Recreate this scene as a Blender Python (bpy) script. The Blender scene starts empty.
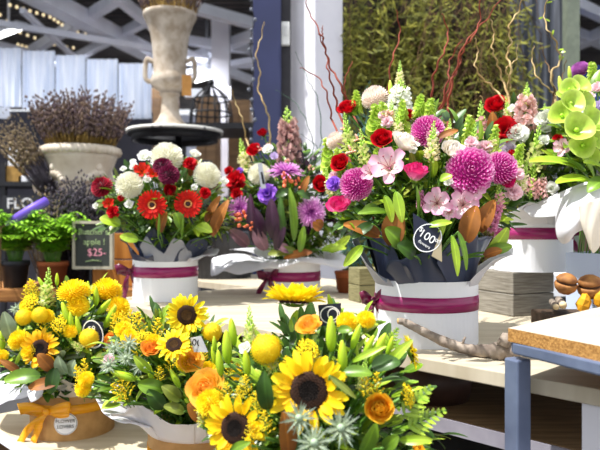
import bpy, math, random
from mathutils import Vector, Matrix
from math import sin, cos, pi, radians, sqrt
V = Vector
FPX = 650.0; CAMZ = 0.986
COL = bpy.context.scene.collection
rng = random.Random(7)

def P(x, y, d):
    "point seen at photo position x, y standing d metres from the camera"
    return V(((x - 300) / FPX * d, d, CAMZ - (y - 225) / FPX * d))

def hexc(h):
    h = h.lstrip('#')
    out = []
    for i in (0, 2, 4):
        c = int(h[i:i + 2], 16) / 255
        out.append(c / 12.92 if c <= .04045 else ((c + .055) / 1.055) ** 2.4)
    return (*out, 1)

# ------------------------------------------------------------------ materials
MATS = {}
def mat(name, c1, c2=None, rough=.5, trans=0., scale=25., ramp=None, island=.0, bump=0., metal=0., spec=.4, stretch=None, emit=0., detail=3., coat=0.):
    if name in MATS: return MATS[name]
    m = bpy.data.materials.new(name); m.use_nodes = True
    nt = m.node_tree; N = nt.nodes; L = nt.links
    N.clear()
    out = N.new('ShaderNodeOutputMaterial'); bs = N.new('ShaderNodeBsdfPrincipled')
    bs.inputs['Roughness'].default_value = rough; bs.inputs['Metallic'].default_value = metal
    bs.inputs['Specular IOR Level'].default_value = spec
    bs.inputs['Coat Weight'].default_value = coat
    col = None
    tc = N.new('ShaderNodeTexCoord')
    if ramp:
        uv = N.new('ShaderNodeUVMap'); sp = N.new('ShaderNodeSeparateXYZ'); L.new(uv.outputs[0], sp.inputs[0])
        cr = N.new('ShaderNodeValToRGB'); e = cr.color_ramp.elements
        while len(e) < len(ramp): e.new(.5)
        for k, (p, c) in enumerate(ramp): e[k].position = p; e[k].color = hexc(c)
        L.new(sp.outputs[0], cr.inputs[0]); col = cr.outputs[0]
    else:
        nz = N.new('ShaderNodeTexNoise'); nz.inputs['Scale'].default_value = scale; nz.inputs['Detail'].default_value = detail
        if stretch:
            mp = N.new('ShaderNodeMapping'); mp.inputs['Scale'].default_value = stretch
            L.new(tc.outputs['Object'], mp.inputs[0]); L.new(mp.outputs[0], nz.inputs['Vector'])
        else:
            L.new(tc.outputs['Object'], nz.inputs['Vector'])
        cr = N.new('ShaderNodeValToRGB'); e = cr.color_ramp.elements
        e[0].position = .35; e[1].position = .65
        e[0].color = hexc(c1); e[1].color = hexc(c2 or c1)
        L.new(nz.outputs['Fac'], cr.inputs[0]); col = cr.outputs[0]
        if bump:
            bp = N.new('ShaderNodeBump'); bp.inputs['Strength'].default_value = bump; bp.inputs['Distance'].default_value = .004
            L.new(nz.outputs['Fac'], bp.inputs['Height']); L.new(bp.outputs[0], bs.inputs['Normal'])
    if island:
        g = N.new('ShaderNodeNewGeometry'); mr = N.new('ShaderNodeMapRange')
        mr.inputs['To Min'].default_value = 1 - island; mr.inputs['To Max'].default_value = 1 + island
        L.new(g.outputs['Random Per Island'], mr.inputs[0])
        hs = N.new('ShaderNodeHueSaturation'); L.new(mr.outputs[0], hs.inputs['Value']); L.new(col, hs.inputs['Color']); col = hs.outputs[0]
    L.new(col, bs.inputs['Base Color'])
    if emit:
        L.new(col, bs.inputs['Emission Color']); bs.inputs['Emission Strength'].default_value = emit
    last = bs.outputs[0]
    if trans:
        tr = N.new('ShaderNodeBsdfTranslucent'); L.new(col, tr.inputs[0])
        mx = N.new('ShaderNodeMixShader'); mx.inputs[0].default_value = trans
        L.new(last, mx.inputs[1]); L.new(tr.outputs[0], mx.inputs[2]); last = mx.outputs[0]
    L.new(last, out.inputs[0])
    MATS[name] = m
    return m

def petal_mat(name, base, tip, mid=None, trans=.28, island=.12):
    r = [(0, base), (1, tip)] if not mid else [(0, base), (mid[0], mid[1]), (1, tip)]
    return mat(name, base, ramp=r, rough=.55, trans=trans, island=island, spec=.25)
def leaf_mat(name, base, tip, trans=.18, rough=.36, island=.35):
    m = mat(name, base, ramp=[(0, base), (1, tip)], rough=rough, trans=trans, island=island, spec=.5)
    N = m.node_tree.nodes; L = m.node_tree.links; ramp = N['Color Ramp']; sp = N['Separate XYZ']
    # pale midrib along the middle of the blade, and mottling over it
    ab = N.new('ShaderNodeMath'); ab.operation = 'SUBTRACT'; ab.inputs[1].default_value = .5; L.new(sp.outputs[1], ab.inputs[0])
    aa = N.new('ShaderNodeMath'); aa.operation = 'ABSOLUTE'; L.new(ab.outputs[0], aa.inputs[0])
    mr = N.new('ShaderNodeMapRange'); mr.inputs[1].default_value = .02; mr.inputs[2].default_value = .09; mr.inputs[3].default_value = 1.45; mr.inputs[4].default_value = 1.0; L.new(aa.outputs[0], mr.inputs[0])
    nz = N.new('ShaderNodeTexNoise'); nz.inputs['Scale'].default_value = 70; tc = N['Texture Coordinate']; L.new(tc.outputs['Object'], nz.inputs['Vector'])
    m2 = N.new('ShaderNodeMapRange'); m2.inputs[3].default_value = .65; m2.inputs[4].default_value = 1.3; L.new(nz.outputs['Fac'], m2.inputs[0])
    mu = N.new('ShaderNodeMath'); mu.operation = 'MULTIPLY'; L.new(mr.outputs[0], mu.inputs[0]); L.new(m2.outputs[0], mu.inputs[1])
    hs = N.new('ShaderNodeHueSaturation'); L.new(mu.outputs[0], hs.inputs['Value'])
    outs = [l.to_socket for l in ramp.outputs[0].links]; L.new(ramp.outputs[0], hs.inputs['Color'])
    for s in outs: L.new(hs.outputs[0], s)
    return m

G = {}
G['green'] = leaf_mat('leaf_green', '#486c16', '#789a26')
G['bright'] = leaf_mat('leaf_bright', '#789c1c', '#b2cc3e')
G['dark'] = leaf_mat('leaf_dark', '#263f16', '#446824')
G['olive'] = leaf_mat('leaf_olive', '#5c6a24', '#86903a')
G['grey'] = leaf_mat('leaf_eucalyptus', '#748a68', '#98a888', rough=.55)
G['bronze'] = leaf_mat('leaf_bronze', '#6a3a12', '#a86a22', rough=.6)
G['plum'] = leaf_mat('leaf_plum', '#241020', '#472440', rough=.4)
G['mauve'] = leaf_mat('leaf_mauve', '#6e4a58', '#8e6a74', rough=.4)
G['stem'] = mat('stem_green', '#4c7a28', '#648f36', rough=.5)
G['stem_dry'] = mat('stem_dry', '#6b5a34', '#83744a', rough=.8)

# ------------------------------------------------------------------ mesh building
class MB:
    def __init__(s): s.v = []; s.f = []; s.m = []; s.uv = []
    def add(s, verts, faces, mi=0, uvs=None):
        o = len(s.v); s.v.extend([tuple(p) for p in verts])
        s.uv.extend(uvs if uvs else [(.5, .5)] * len(verts))
        for f in faces: s.f.append([i + o for i in f]); s.m.append(mi)
    def mesh(s, name, mats, smooth=True):
        me = bpy.data.meshes.new(name); me.from_pydata(s.v, [], s.f)
        for m in (mats if isinstance(mats, (list, tuple)) else [mats]): me.materials.append(m)
        me.polygons.foreach_set('material_index', s.m)
        if smooth: me.polygons.foreach_set('use_smooth', [True] * len(s.f))
        u = me.uv_layers.new(name='UVMap'); li = [0] * len(me.loops)
        me.loops.foreach_get('vertex_index', li)
        flat = []
        for i in li: flat.extend(s.uv[i])
        u.data.foreach_set('uv', flat); me.update()
        return me

def perp(d):
    d = V(d).normalized(); a = V((0, 0, 1)) if abs(d.z) < .9 else V((1, 0, 0))
    x = d.cross(a).normalized(); return x, d.cross(x).normalized()

def tube(mb, pts, r, sides=5, mi=0, cap=True):
    pts = [V(p) for p in pts]; n = len(pts)
    rs = r if isinstance(r, (list, tuple)) else [r] * n
    verts = []; faces = []; ux = None
    for i, p in enumerate(pts):
        d = (pts[min(i + 1, n - 1)] - pts[max(i - 1, 0)])
        d = d.normalized() if d.length > 1e-9 else V((0, 0, 1))
        if ux is None: ux, _ = perp(d)
        ux = ux - d * ux.dot(d)
        ux = ux.normalized() if ux.length > 1e-6 else perp(d)[0]
        uy = d.cross(ux)
        for k in range(sides):
            a = 2 * pi * k / sides; verts.append(p + (ux * cos(a) + uy * sin(a)) * rs[i])
    for i in range(n - 1):
        for k in range(sides):
            a = i * sides + k; b = i * sides + (k + 1) % sides; faces.append((a, b, b + sides, a + sides))
    if cap: faces.append(tuple(range(sides))[::-1]); faces.append(tuple((n - 1) * sides + k for k in range(sides)))
    mb.add(verts, faces, mi, [(i / (n - 1), 0) for i in range(n) for k in range(sides)])

def strap(mb, o, d, up, L, W, curl=0., cup=0., a=.6, b=.45, nl=4, nw=2, mi=0, wave=0., tipw=.12, u0=0., u1=1.):
    "a petal or leaf: from o along d, its face towards up, bending by curl (radians) towards up"
    o = V(o); d = V(d).normalized(); up = V(up); up = (up - d * up.dot(d))
    up = up.normalized() if up.length > 1e-6 else perp(d)[0]
    side = d.cross(up); p = o.copy(); verts = []; uvs = []
    tm = a / (a + b); pk = (tm ** a) * ((1 - tm) ** b)
    ph = (hash((round(o.x * 1e5), round(d.x * 1e5))) % 628) / 100
    for i in range(nl + 1):
        t = i / nl; ang = curl * t; dd = d * cos(ang) + up * sin(ang); nn = up * cos(ang) - d * sin(ang)
        if i: p = p + dd * (L / nl)
        tt = .04 + t * .92
        w = W * .5 * max((tt ** a) * ((1 - tt) ** b) / pk, tipw if 0 < i else tipw)
        for j in range(nw + 1):
            s = 2 * j / nw - 1
            verts.append(p + side * (w * s) + nn * (cup * w * s * s + wave * W * sin(ph + t * 7 + s * 2)))
            uvs.append((u0 + (u1 - u0) * t, j / nw))
    f = []
    for i in range(nl):
        for j in range(nw):
            q = i * (nw + 1) + j; f.append((q, q + 1, q + nw + 2, q + nw + 1))
    mb.add(verts, f, mi, uvs)

def blob(mb, c, r, d=(0, 0, 1), L=1., seg=7, rings=5, mi=0, point=0., ribs=0, u=None):
    "ellipsoid of radius r stretched by L along d; point sharpens its tip"
    c = V(c); d = V(d).normalized(); x, y = perp(d); verts = [c - d * r * L]; uvs = [(0 if u is None else u, .5)]
    for i in range(1, rings):
        th = pi * i / rings; z = -cos(th); rr = sin(th) * (1 - point * (z + 1) / 2)
        for k in range(seg):
            a = 2 * pi * k / seg; q = 1 + (ribs * (1 if k % 2 else -1) if ribs else 0)
            verts.append(c + d * (z * r * L) + (x * cos(a) + y * sin(a)) * rr * r * q)
            uvs.append(((z + 1) / 2 if u is None else u, .5))
    verts.append(c + d * r * L); uvs.append((1 if u is None else u, .5)); f = []
    for k in range(seg):
        k2 = (k + 1) % seg; f.append((0, 1 + k2, 1 + k)); f.append((len(verts) - 1, 1 + (rings - 2) * seg + k, 1 + (rings - 2) * seg + k2))
        for i in range(rings - 2):
            q = 1 + i * seg; f.append((q + k, q + k2, q + k2 + seg, q + k + seg))
    mb.add(verts, f, mi, uvs)

def lathe(mb, prof, c=(0, 0, 0), seg=40, mi=0, a0=0., a1=2 * pi, wob=None):
    c = V(c); n = len(prof); full = abs(a1 - a0 - 2 * pi) < 1e-6; ns = seg if full else seg + 1
    verts = []; uvs = []
    for k in range(ns):
        a = a0 + (a1 - a0) * k / seg
        for i, (r, z) in enumerate(prof):
            q = wob(a, i, r, z) if wob else (r, z)
            verts.append(c + V((cos(a) * q[0], sin(a) * q[0], q[1]))); uvs.append((i / (n - 1), k / seg))
    f = []
    for k in range(seg):
        k2 = (k + 1) % ns
        for i in range(n - 1): f.append((k * n + i, k2 * n + i, k2 * n + i + 1, k * n + i + 1))
    mb.add(verts, f, mi, uvs)

def box(mb, c, s, rot=0., mi=0, ax=None):
    c = V(c); R = Matrix.Rotation(rot, 3, 'Z') if ax is None else ax; v = []
    for x in (-1, 1):
        for y in (-1, 1):
            for z in (-1, 1): v.append(c + R @ V((x * s[0] / 2, y * s[1] / 2, z * s[2] / 2)))
    mb.add(v, [(0, 1, 3, 2), (4, 6, 7, 5), (0, 4, 5, 1), (2, 3, 7, 6), (0, 2, 6, 4), (1, 5, 7, 3)], mi)

def bar(mb, a, b, w, h, mi=0):
    a = V(a); b = V(b); d = (b - a); L = d.length; d.normalize()
    x = d.cross(V((0, 0, 1))); x = x.normalized() if x.length > 1e-4 else V((1, 0, 0)); z = x.cross(d)
    R = Matrix((x, d, z)).transposed(); box(mb, (a + b) / 2, (w, L, h), mi=mi, ax=R)

def catmull(pts, n, closed=False):
    pts = [V(p) for p in pts]; m = len(pts) - 1; out = []
    for i in range(n + 1):
        t = i / n * m; k = min(int(t), m - 1); u = t - k
        p0 = pts[max(k - 1, 0)]; p1 = pts[k]; p2 = pts[k + 1]; p3 = pts[min(k + 2, m)]
        out.append(.5 * ((2 * p1) + (p2 - p0) * u + (2 * p0 - 5 * p1 + 4 * p2 - p3) * u * u + (3 * p1 - p0 - 3 * p2 + p3) * u ** 3))
    return out
def bez(p0, p1, p2, n=6):
    return [p0 * (1 - t) ** 2 + p1 * (2 * t * (1 - t)) + p2 * t * t for t in [i / n for i in range(n + 1)]]

# ------------------------------------------------------------------ objects
def empty(name, loc, label=None, cat=None, group=None, rotz=0):
    o = bpy.data.objects.new(name, None); COL.objects.link(o); o.location = loc; o.rotation_euler = (0, 0, rotz)
    o.empty_display_size = .02
    return tag(o, label, cat, group)
def tag(o, label=None, cat=None, group=None, kind=None):
    for k, v in (('label', label), ('category', cat), ('group', group), ('kind', kind)):
        if v: o[k] = v
    return o
def obj(name, me, parent=None, M=None, bevel=0, solid=0):
    o = bpy.data.objects.new(name, me); COL.objects.link(o)
    if parent: o.parent = parent
    if M is not None: o.matrix_basis = M
    if bevel:
        b = o.modifiers.new('bevel', 'BEVEL'); b.width = bevel; b.segments = 2; b.limit_method = 'ANGLE'
    if solid:
        b = o.modifiers.new('solid', 'SOLIDIFY'); b.thickness = solid; b.offset = 0
    return o
def part(name, mb, mats, parent, bevel=0, smooth=True, solid=0, M=None):
    return obj(name, mb.mesh(name, mats, smooth), parent, M, bevel, solid)
def rel(parent_loc): return Matrix.Translation(-V(parent_loc))   # world-built mesh under an Empty that has no rotation
def struct(name, mb, mats, bevel=0, smooth=False):
    return tag(obj(name, mb.mesh(name, mats, smooth), bevel=bevel), kind='structure')
def text(name, s, parent, M, size, m, align='CENTER', ext=.0003):
    c = bpy.data.curves.new(name, 'FONT'); c.body = s; c.size = size; c.align_x = align; c.align_y = 'CENTER'; c.extrude = ext
    t = bpy.data.objects.new(name, c); COL.objects.link(t); bpy.context.view_layer.update()
    me = bpy.data.meshes.new_from_object(t.evaluated_get(bpy.context.evaluated_depsgraph_get())); bpy.data.objects.remove(t)
    me.materials.clear(); me.materials.append(m); return obj(name, me, parent, M)
def frame(o, x, z):
    "matrix with origin o, local X along x and local Z (a text's front) along z"
    x = V(x).normalized(); z = V(z); z = (z - x * z.dot(x)).normalized(); y = z.cross(x)
    M = Matrix.Identity(4)
    for i, a in enumerate((x, y, z)): M[0][i], M[1][i], M[2][i] = a
    M.translation = V(o); return M

# ------------------------------------------------------------------ flower heads, unit radius, looking along +Z
def pol(az, el): return V((cos(az) * cos(el), sin(az) * cos(el), sin(el)))
Z = V((0, 0, 1))
def fib(n, tmax):
    for i in range(n):
        z = 1 - (1 - cos(tmax)) * (i + .5) / n; th = math.acos(z); yield th, i * 2.39996

def h_sunflower(r, c, rows=((15, .02, .62), (14, .24, .57), (7, .6, .4))):
    pm, cm, dm = c; pe = MB()
    for lay, (n, el, L) in enumerate(rows):
        for i in range(n):
            az = 2 * pi * (i + lay * .5) / n + r.uniform(-.1, .1); e = el + r.uniform(-.14, .16)
            d = pol(az, e); strap(pe, pol(az, 0) * .42 + Z * (.01 + .02 * lay), d, pol(az, e + pi / 2), L * r.uniform(.85, 1.1), .24 * r.uniform(.85, 1.1),
                  curl=r.uniform(-.55, .35), cup=.4, a=.75, b=.7, nl=5, nw=2, tipw=.05, wave=.03)
    ce = MB(); 
    lathe(ce, [(0.0, .07), (.12, .085), (.24, .11), (.25, .12)], seg=22, mi=1)
    lathe(ce, [(.25, .12), (.36, .13), (.46, .09), (.49, .02), (.46, -.04)], seg=26, mi=0)
    for th, az in fib(150, pi / 2):
        q = th / (pi / 2) * .47; z = .1 + .04 * sin(q * 7) - max(0, q - .4) * .6
        blob(ce, (cos(az) * q, sin(az) * q, z), .022, pol(az, 1.2), 1.6, 4, 3, 1 if q < .25 else 0)
    se = MB()
    for i in range(16):
        az = 2 * pi * i / 16 + r.uniform(-.1, .1); strap(se, pol(az, 0) * .2 - Z * .08, pol(az, -.05), pol(az, pi / 2), .52, .17, curl=.2, a=.5, b=.7, nl=3, tipw=.05)
    lathe(se, [(.0, -.16), (.2, -.14), (.42, -.06)], seg=14)
    return [('petals', pe, [pm]), ('center', ce, [cm, dm]), ('sepals', se, [G['green']])]

def h_suncrown(r, c): return h_sunflower(r, c, ((22, .25, .62), (24, .55, .62), (22, .85, .58), (16, 1.1, .5)))
def h_gerbera(r, c):
    pm, cm, dm = c; pe = MB()
    for n, el, L in ((24, .05, .8), (24, .18, .74), (20, .4, .4)):
        for i in range(n):
            az = 2 * pi * i / n + r.uniform(-.08, .08); e = el + r.uniform(-.06, .06)
            strap(pe, pol(az, 0) * .2, pol(az, e), pol(az, e + pi / 2), L * r.uniform(.92, 1.05), .16, curl=r.uniform(-.25, .1), cup=.25, a=.5, b=.25, nl=3, nw=2, tipw=.15)
    ce = MB(); lathe(ce, [(0, .05), (.1, .06), (.17, .05), (.17, 0)], seg=16, mi=1)
    for i in range(26):
        az = 2 * pi * i / 26; strap(ce, pol(az, 0) * .17 + Z * .03, pol(az, .6), pol(az, 2.1), .13, .06, nl=2, mi=0)
    se = MB(); lathe(se, [(0, -.2), (.1, -.15), (.2, -.02)], seg=10)
    return [('petals', pe, [pm]), ('center', ce, [cm, dm]), ('sepals', se, [G['green']])]

def rosepetal(mb, az, span, R, z0, z1, flare, spiral, nu=7, nv=6, wav=0., r=None, close=0.):
    v = []; uv = []; ph = r.uniform(0, 6)
    for i in range(nv + 1):
        t = i / nv
        for j in range(nu + 1):
            s = 2 * j / nu - 1; sp = span * (.55 + .45 * sin(min(1, t * 1.3) * pi / 2)) * (1 - .25 * max(0, t - .7) / .3)
            a = az + sp * s
            rr = R * (.25 + .75 * sin(min(1., t * 1.25) * pi / 2)) * (1 + spiral * s) * (1 - close * t ** 3) + flare * t ** 3 * (1 - .25 * s * s) + wav * sin(ph + s * 4) * t
            z = z0 + (z1 - z0) * t * (1 - .16 * s * s * t) - flare * .45 * t ** 5
            v.append((cos(a) * rr, sin(a) * rr, z)); uv.append((t, j / nu))
    f = [(i * (nu + 1) + j, i * (nu + 1) + j + 1, (i + 1) * (nu + 1) + j + 1, (i + 1) * (nu + 1) + j) for i in range(nv) for j in range(nu)]
    mb.add(v, f, 0, uv)

def h_rose(r, c, op=1.0, lay=6):
    pe = MB(); az = r.uniform(0, 6)
    for k in range(lay):
        s = (k + .6) / lay; n = 3 if k < 3 else 4 if k < 5 else 5
        for i in range(n):
            az += 2 * pi / n
            rosepetal(pe, az + r.uniform(-.15, .15), (1.25 if k < 3 else .95), .12 + .66 * s * s ** .2, -.55, .62 - .28 * s * s * op + r.uniform(-.04, .04), (.02 + .3 * s ** 3) * op, .12, r=r, wav=.03, close=.62 * (1 - s))
        az += .7
    blob(pe, (0, 0, .12), .13, Z, 3.2, 6, 5, 0, u=.8)
    se = MB(); lathe(se, [(.05, -.72), (.2, -.68), (.34, -.52), (.3, -.42)], seg=10)
    for i in range(5):
        a = 2 * pi * i / 5; strap(se, pol(a, 0) * .25 - Z * .6, pol(a, -.1), pol(a, 1.4), .5, .2, curl=-.6, a=.4, b=.8, nl=3, tipw=.05)
    return [('petals', pe, [c[0]]), ('sepals', se, [G['green']])]
def h_ranunculus(r, c): return h_rose(r, c, .55, 9)
def h_tightrose(r, c): return h_rose(r, c, .5, 5)

def h_mum(r, c, n=260, tmax=1.95, L=.34, W=.13, incurve=1.3):
    pe = MB(); blob(pe, (0, 0, -.05), .72, Z, .8, 14, 8, 0, u=.1)
    for th, az in fib(n, tmax):
        nrm = pol(az, pi / 2 - th); dn = pol(az, -th) if th < pi / 2 + 1 else nrm
        dn = V((cos(az) * cos(th), sin(az) * cos(th), -sin(th)))
        o = V((nrm.x * .72, nrm.y * .72, nrm.z * .58 - .05)); k = min(1, th / 1.2)
        d = (nrm * .75 + dn * (.15 + .75 * k) + V((r.uniform(-.15, .15), r.uniform(-.15, .15), 0))).normalized()
        strap(pe, o, d, -dn * .6 + nrm * .8, L * r.uniform(.85, 1.15), W, curl=incurve * (.5 + .5 * k), cup=.5, a=.6, b=.25, nl=3, nw=2, tipw=.3)
    return [('petals', pe, [c[0]])]
def h_mumflat(r, c): return h_mum(r, c, 230, 1.7, .42, .14, .9)
def h_dahlia(r, c): return h_mum(r, c, 120, 1.6, .42, .24, .6)
def h_spider(r, c):
    pe = MB(); blob(pe, (0, 0, -.02), .2, Z, .8, 8, 5, 0, u=.1)
    for th, az in fib(105, 1.75):
        el = pi / 2 - th + r.uniform(-.1, .1); d = pol(az, el * .75); k = th / 1.75
        strap(pe, d * .12, d, pol(az, el * .75 + pi / 2), (.45 + .5 * k) * r.uniform(.85, 1.1), .1, curl=.5 - .7 * k + r.uniform(-.2, .2), cup=.6, a=.4, b=.3, nl=4, nw=2, tipw=.25)
    return [('petals', pe, [c[0]])]
def h_carnation(r, c):
    pe = MB()
    for th, az in fib(42, 1.6):
        el = pi / 2 - th; d = pol(az + r.uniform(-.2, .2), el * .8 + .1)
        strap(pe, d * .1 - Z * .15, d, pol(az, el + pi / 2), .95 * r.uniform(.8, 1.05), .62, curl=r.uniform(-.5, .5), cup=r.uniform(-.3, .5), a=1.2, b=.18, nl=5, nw=4, wave=.07, tipw=.2)
    se = MB(); lathe(se, [(.05, -.75), (.2, -.6), (.2, -.2), (.1, 0)], seg=8)
    return [('petals', pe, [c[0]]), ('calyx', se, [G['green']])]
def h_lisianthus(r, c):
    pe = MB(); az = r.uniform(0, 6)
    for k in range(3):
        for i in range(4):
            az += 2 * pi / 4; s = (k + 1) / 3
            rosepetal(pe, az, .95, .2 + .45 * s, -.5, .55 - .2 * s, .3 * s, .1, r=r, wav=.06)
        az += .6
    blob(pe, (0, 0, 0), .14, Z, 1.6, 6, 4, u=.2)
    return [('petals', pe, [c[0]])]
def h_alstro(r, c):
    pe = MB()
    for i in range(6):
        az = pi / 3 * i + r.uniform(-.1, .1); e = .75 if i % 2 else .55
        strap(pe, pol(az, 0) * .06 - Z * .35, pol(az, e + .5), pol(az, e + .5 + pi / 2), 1.15, .78 if i % 2 else .6, curl=-.8, cup=.4, a=.9, b=.3, nl=6, nw=4, wave=.02, tipw=.15)
    st = MB()
    for i in range(6):
        az = pi / 3 * i + .3; pts = bez(V((0, 0, -.3)), pol(az, 1.2) * .4, pol(az, .9) * .65, 4); tube(st, pts, .022, 4); blob(st, pts[-1], .05, Z, 1.4, 5, 4)
    return [('petals', pe, [c[0]]), ('stamens', st, [c[1]])]
def h_pompom(r, c):
    pe = MB(); blob(pe, (0, 0, 0), .88, Z, 1, 20, 12, 0, u=.2)
    for th, az in fib(420, 2.7):
        n = pol(az, pi / 2 - th); strap(pe, n * .84, n + V((r.uniform(-.3, .3), r.uniform(-.3, .3), r.uniform(-.3, .3))), perp(n)[0], .17, .11, curl=.5, a=.6, b=.3, nl=1, nw=1, tipw=.6, u0=.4)
    return [('florets', pe, [c[0]])]
def h_thistle(r, c):
    ce = MB(); blob(ce, (0, 0, .12), .2, Z, 1.25, 10, 8, 0, u=.3)
    for th, az in fib(80, 2.0):
        n = pol(az, pi / 2 - th); o = V((n.x * .2, n.y * .2, n.z * .25 + .12)); strap(ce, o, n, perp(n)[0], .07, .05, nl=1, nw=1, tipw=.1, u0=.5)
    br = MB()
    for n, el, L in ((9, .15, .95), (9, .45, .8), (8, -.2, .8)):
        for i in range(n):
            az = 2 * pi * (i + r.uniform(-.2, .2)) / n; d = pol(az, el + r.uniform(-.15, .15)); l = L * r.uniform(.8, 1.1)
            strap(br, d * .08, d, pol(az, el + pi / 2), l, .12, curl=r.uniform(-.2, .3), cup=.5, a=.3, b=.9, nl=3, tipw=.04)
            for q in (-1, 1):
                for tt in (.35, .6): strap(br, d * l * tt, d + perp(d)[0] * q * .9, pol(az, el + pi / 2), .24, .05, a=.3, b=.9, nl=1, nw=1, tipw=.05)
    return [('cone', ce, [c[0]]), ('bracts', br, [c[1]])]
def h_yarrow(r, c):
    pe = MB(); st = MB()
    for th, az in fib(46, 1.25):
        q = th / 1.25 * .9; o = V((cos(az) * q, sin(az) * q, .3 - .3 * q * q + r.uniform(-.05, .05)))
        tube(st, [V((0, 0, -.7)), o * .6 - Z * .2, o], .025, 4)
        for k in range(5):
            blob(pe, o + V((r.uniform(-.1, .1), r.uniform(-.1, .1), r.uniform(0, .08))), .065, Z, .9, 5, 4)
    return [('florets', pe, [c[0]]), ('stalks', st, [G['stem']])]
def h_berries(r, c):
    pe = MB(); st = MB()
    for i in range(8):
        o = V((r.uniform(-.7, .7), r.uniform(-.7, .7), r.uniform(-.3, .4))); d = (o + Z * .8).normalized()
        blob(pe, o, .24, d, 1.25, 8, 6, point=.25); tube(st, [V((0, 0, -1)), o * .5 - Z * .5, o - d * .28], .04, 4)
        for k in range(4): x = perp(d)[0]; a = k * pi / 2; strap(st, o - d * .28, x * cos(a) + d.cross(x) * sin(a) + d * .3, d, .22, .12, nl=2)
    return [('berries', pe, [c[0]]), ('stalks', st, [G['stem']])]
def h_lilybud(r, c):
    pe = MB(); blob(pe, (0, 0, 0), .36, Z, 2.8, 12, 12, point=.38, ribs=.07)
    return [('bud', pe, [c[0]])]
# spikes: unit height, from z = 0 (base) to 1
def h_snap(r, c, wid=.17):
    bl = MB(); tp = MB(); tube(tp, [V((0, 0, -.1)), V((0, 0, .5)), V((0, 0, 1))], [.022, .018, .006], 5)
    n = 46
    for i in range(n):
        t = (i + .5) / n; az = i * 2.39996; w = wid * (1 - t) ** .55 + .02; o = V((cos(az) * w * .6, sin(az) * w * .6, t * .97)); d = pol(az, .25 + .9 * t)
        if t > .5: blob(tp, o, .055 * (1.25 - t), d, 1.5, 6, 5, point=.2)
        else:
            for k in range(4): strap(bl, o * 1.0, d + V((r.uniform(-.7, .7), r.uniform(-.7, .7), r.uniform(-.5, .7))), Z, wid * .75, wid * .62, curl=r.uniform(-.6, .9), cup=.4, a=.8, b=.2, nl=3, nw=2, tipw=.3)
            blob(tp, V((cos(az) * w * .3, sin(az) * w * .3, t * .97 - .02)), .035, d, 1.4, 5, 4)
    return [('blossoms', bl, [c[0]]), ('buds', tp, [c[1]])]
def h_stock(r, c):
    bl = MB(); tp = MB(); tube(tp, [V((0, 0, -.1)), V((0, 0, 1))], [.025, .01], 5)
    n = 60
    for i in range(n):
        t = (i + .5) / n; az = i * 2.39996; w = .3 * (1 - t) ** .5 + .02; o = V((cos(az) * w * .7, sin(az) * w * .7, t * .95)); d = pol(az, .2 + .8 * t)
        if t > .74: blob(tp, o, .05 * (1.4 - t), d, 1.4, 6, 4)
        else:
            for k in range(5):
                strap(bl, o, d * .6 + V((r.uniform(-.8, .8), r.uniform(-.8, .8), r.uniform(-.6, .6))), d, .14, .13, curl=r.uniform(-.2, .8), cup=.3, a=.8, b=.2, nl=2, nw=2, tipw=.3)
    return [('blossoms', bl, [c[0]]), ('buds', tp, [c[1]])]
def cup(mb, o, d, R, r, mi=0):
    o = V(o); d = V(d).normalized(); x, y = perp(d); ph = r.uniform(0, 6); prof = [(.12, 0), (.4, .15), (.72, .45), (1, .72), (1.12, .78)]; seg = 16; v = []; uv = []
    for k in range(seg):
        a = 2 * pi * k / seg
        for i, (rr, z) in enumerate(prof):
            q = 1 + .08 * sin(3 * a + ph) * i / 4; v.append(o + (x * cos(a) + y * sin(a)) * rr * R * q + d * (z * R * (1 + .12 * sin(2 * a + ph) * i / 4))); uv.append((i / 4, 0))
    n = len(prof); f = [(k * n + i, (k + 1) % seg * n + i, (k + 1) % seg * n + i + 1, k * n + i + 1) for k in range(seg) for i in range(n - 1)]
    mb.add(v, f, mi, uv); blob(mb, o + d * R * .22, R * .2, d, 1, 6, 4, mi, u=.1)
def h_bells(r, c):
    bl = MB(); st = MB(); tube(st, [V((0, 0, -.1)), V((0, 0, 1))], [.02, .01], 5)
    for i in range(22):
        t = (i + .3) / 22; az = i * 2.2; R = .17 * (1.1 - .65 * t); cup(bl, pol(az, 0) * .04 + Z * t * .95, pol(az, .35 + .7 * t), R, r)
    return [('bells', bl, [c[0]]), ('stalk', st, [G['stem']])]
def h_solidago(r, c):
    pe = MB(); st = MB(); tube(st, [V((0, 0, -.2)), V((0, 0, 1))], [.016, .006], 4)
    for i in range(20):
        t = .12 + .85 * i / 20; az = i * 2.4; L = .36 * (1.1 - t) + .05; b = Z * t; e = b + pol(az, .55) * L; e.z -= .02
        tube(st, [b, (b + e) / 2 + Z * .02, e], .007, 3)
        for k in range(9):
            q = .25 + .75 * k / 8; p = b.lerp(e, q) + V((r.uniform(-.02, .02), r.uniform(-.02, .02), r.uniform(0, .035))); blob(pe, p, r.uniform(.016, .028), Z, 1, 4, 3)
    for k in range(30): blob(pe, V((r.uniform(-.03, .03), r.uniform(-.03, .03), r.uniform(.75, 1.02))), .02, Z, 1, 4, 3)
    return [('florets', pe, [c[0]]), ('stalks', st, [G['stem']])]

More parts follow.
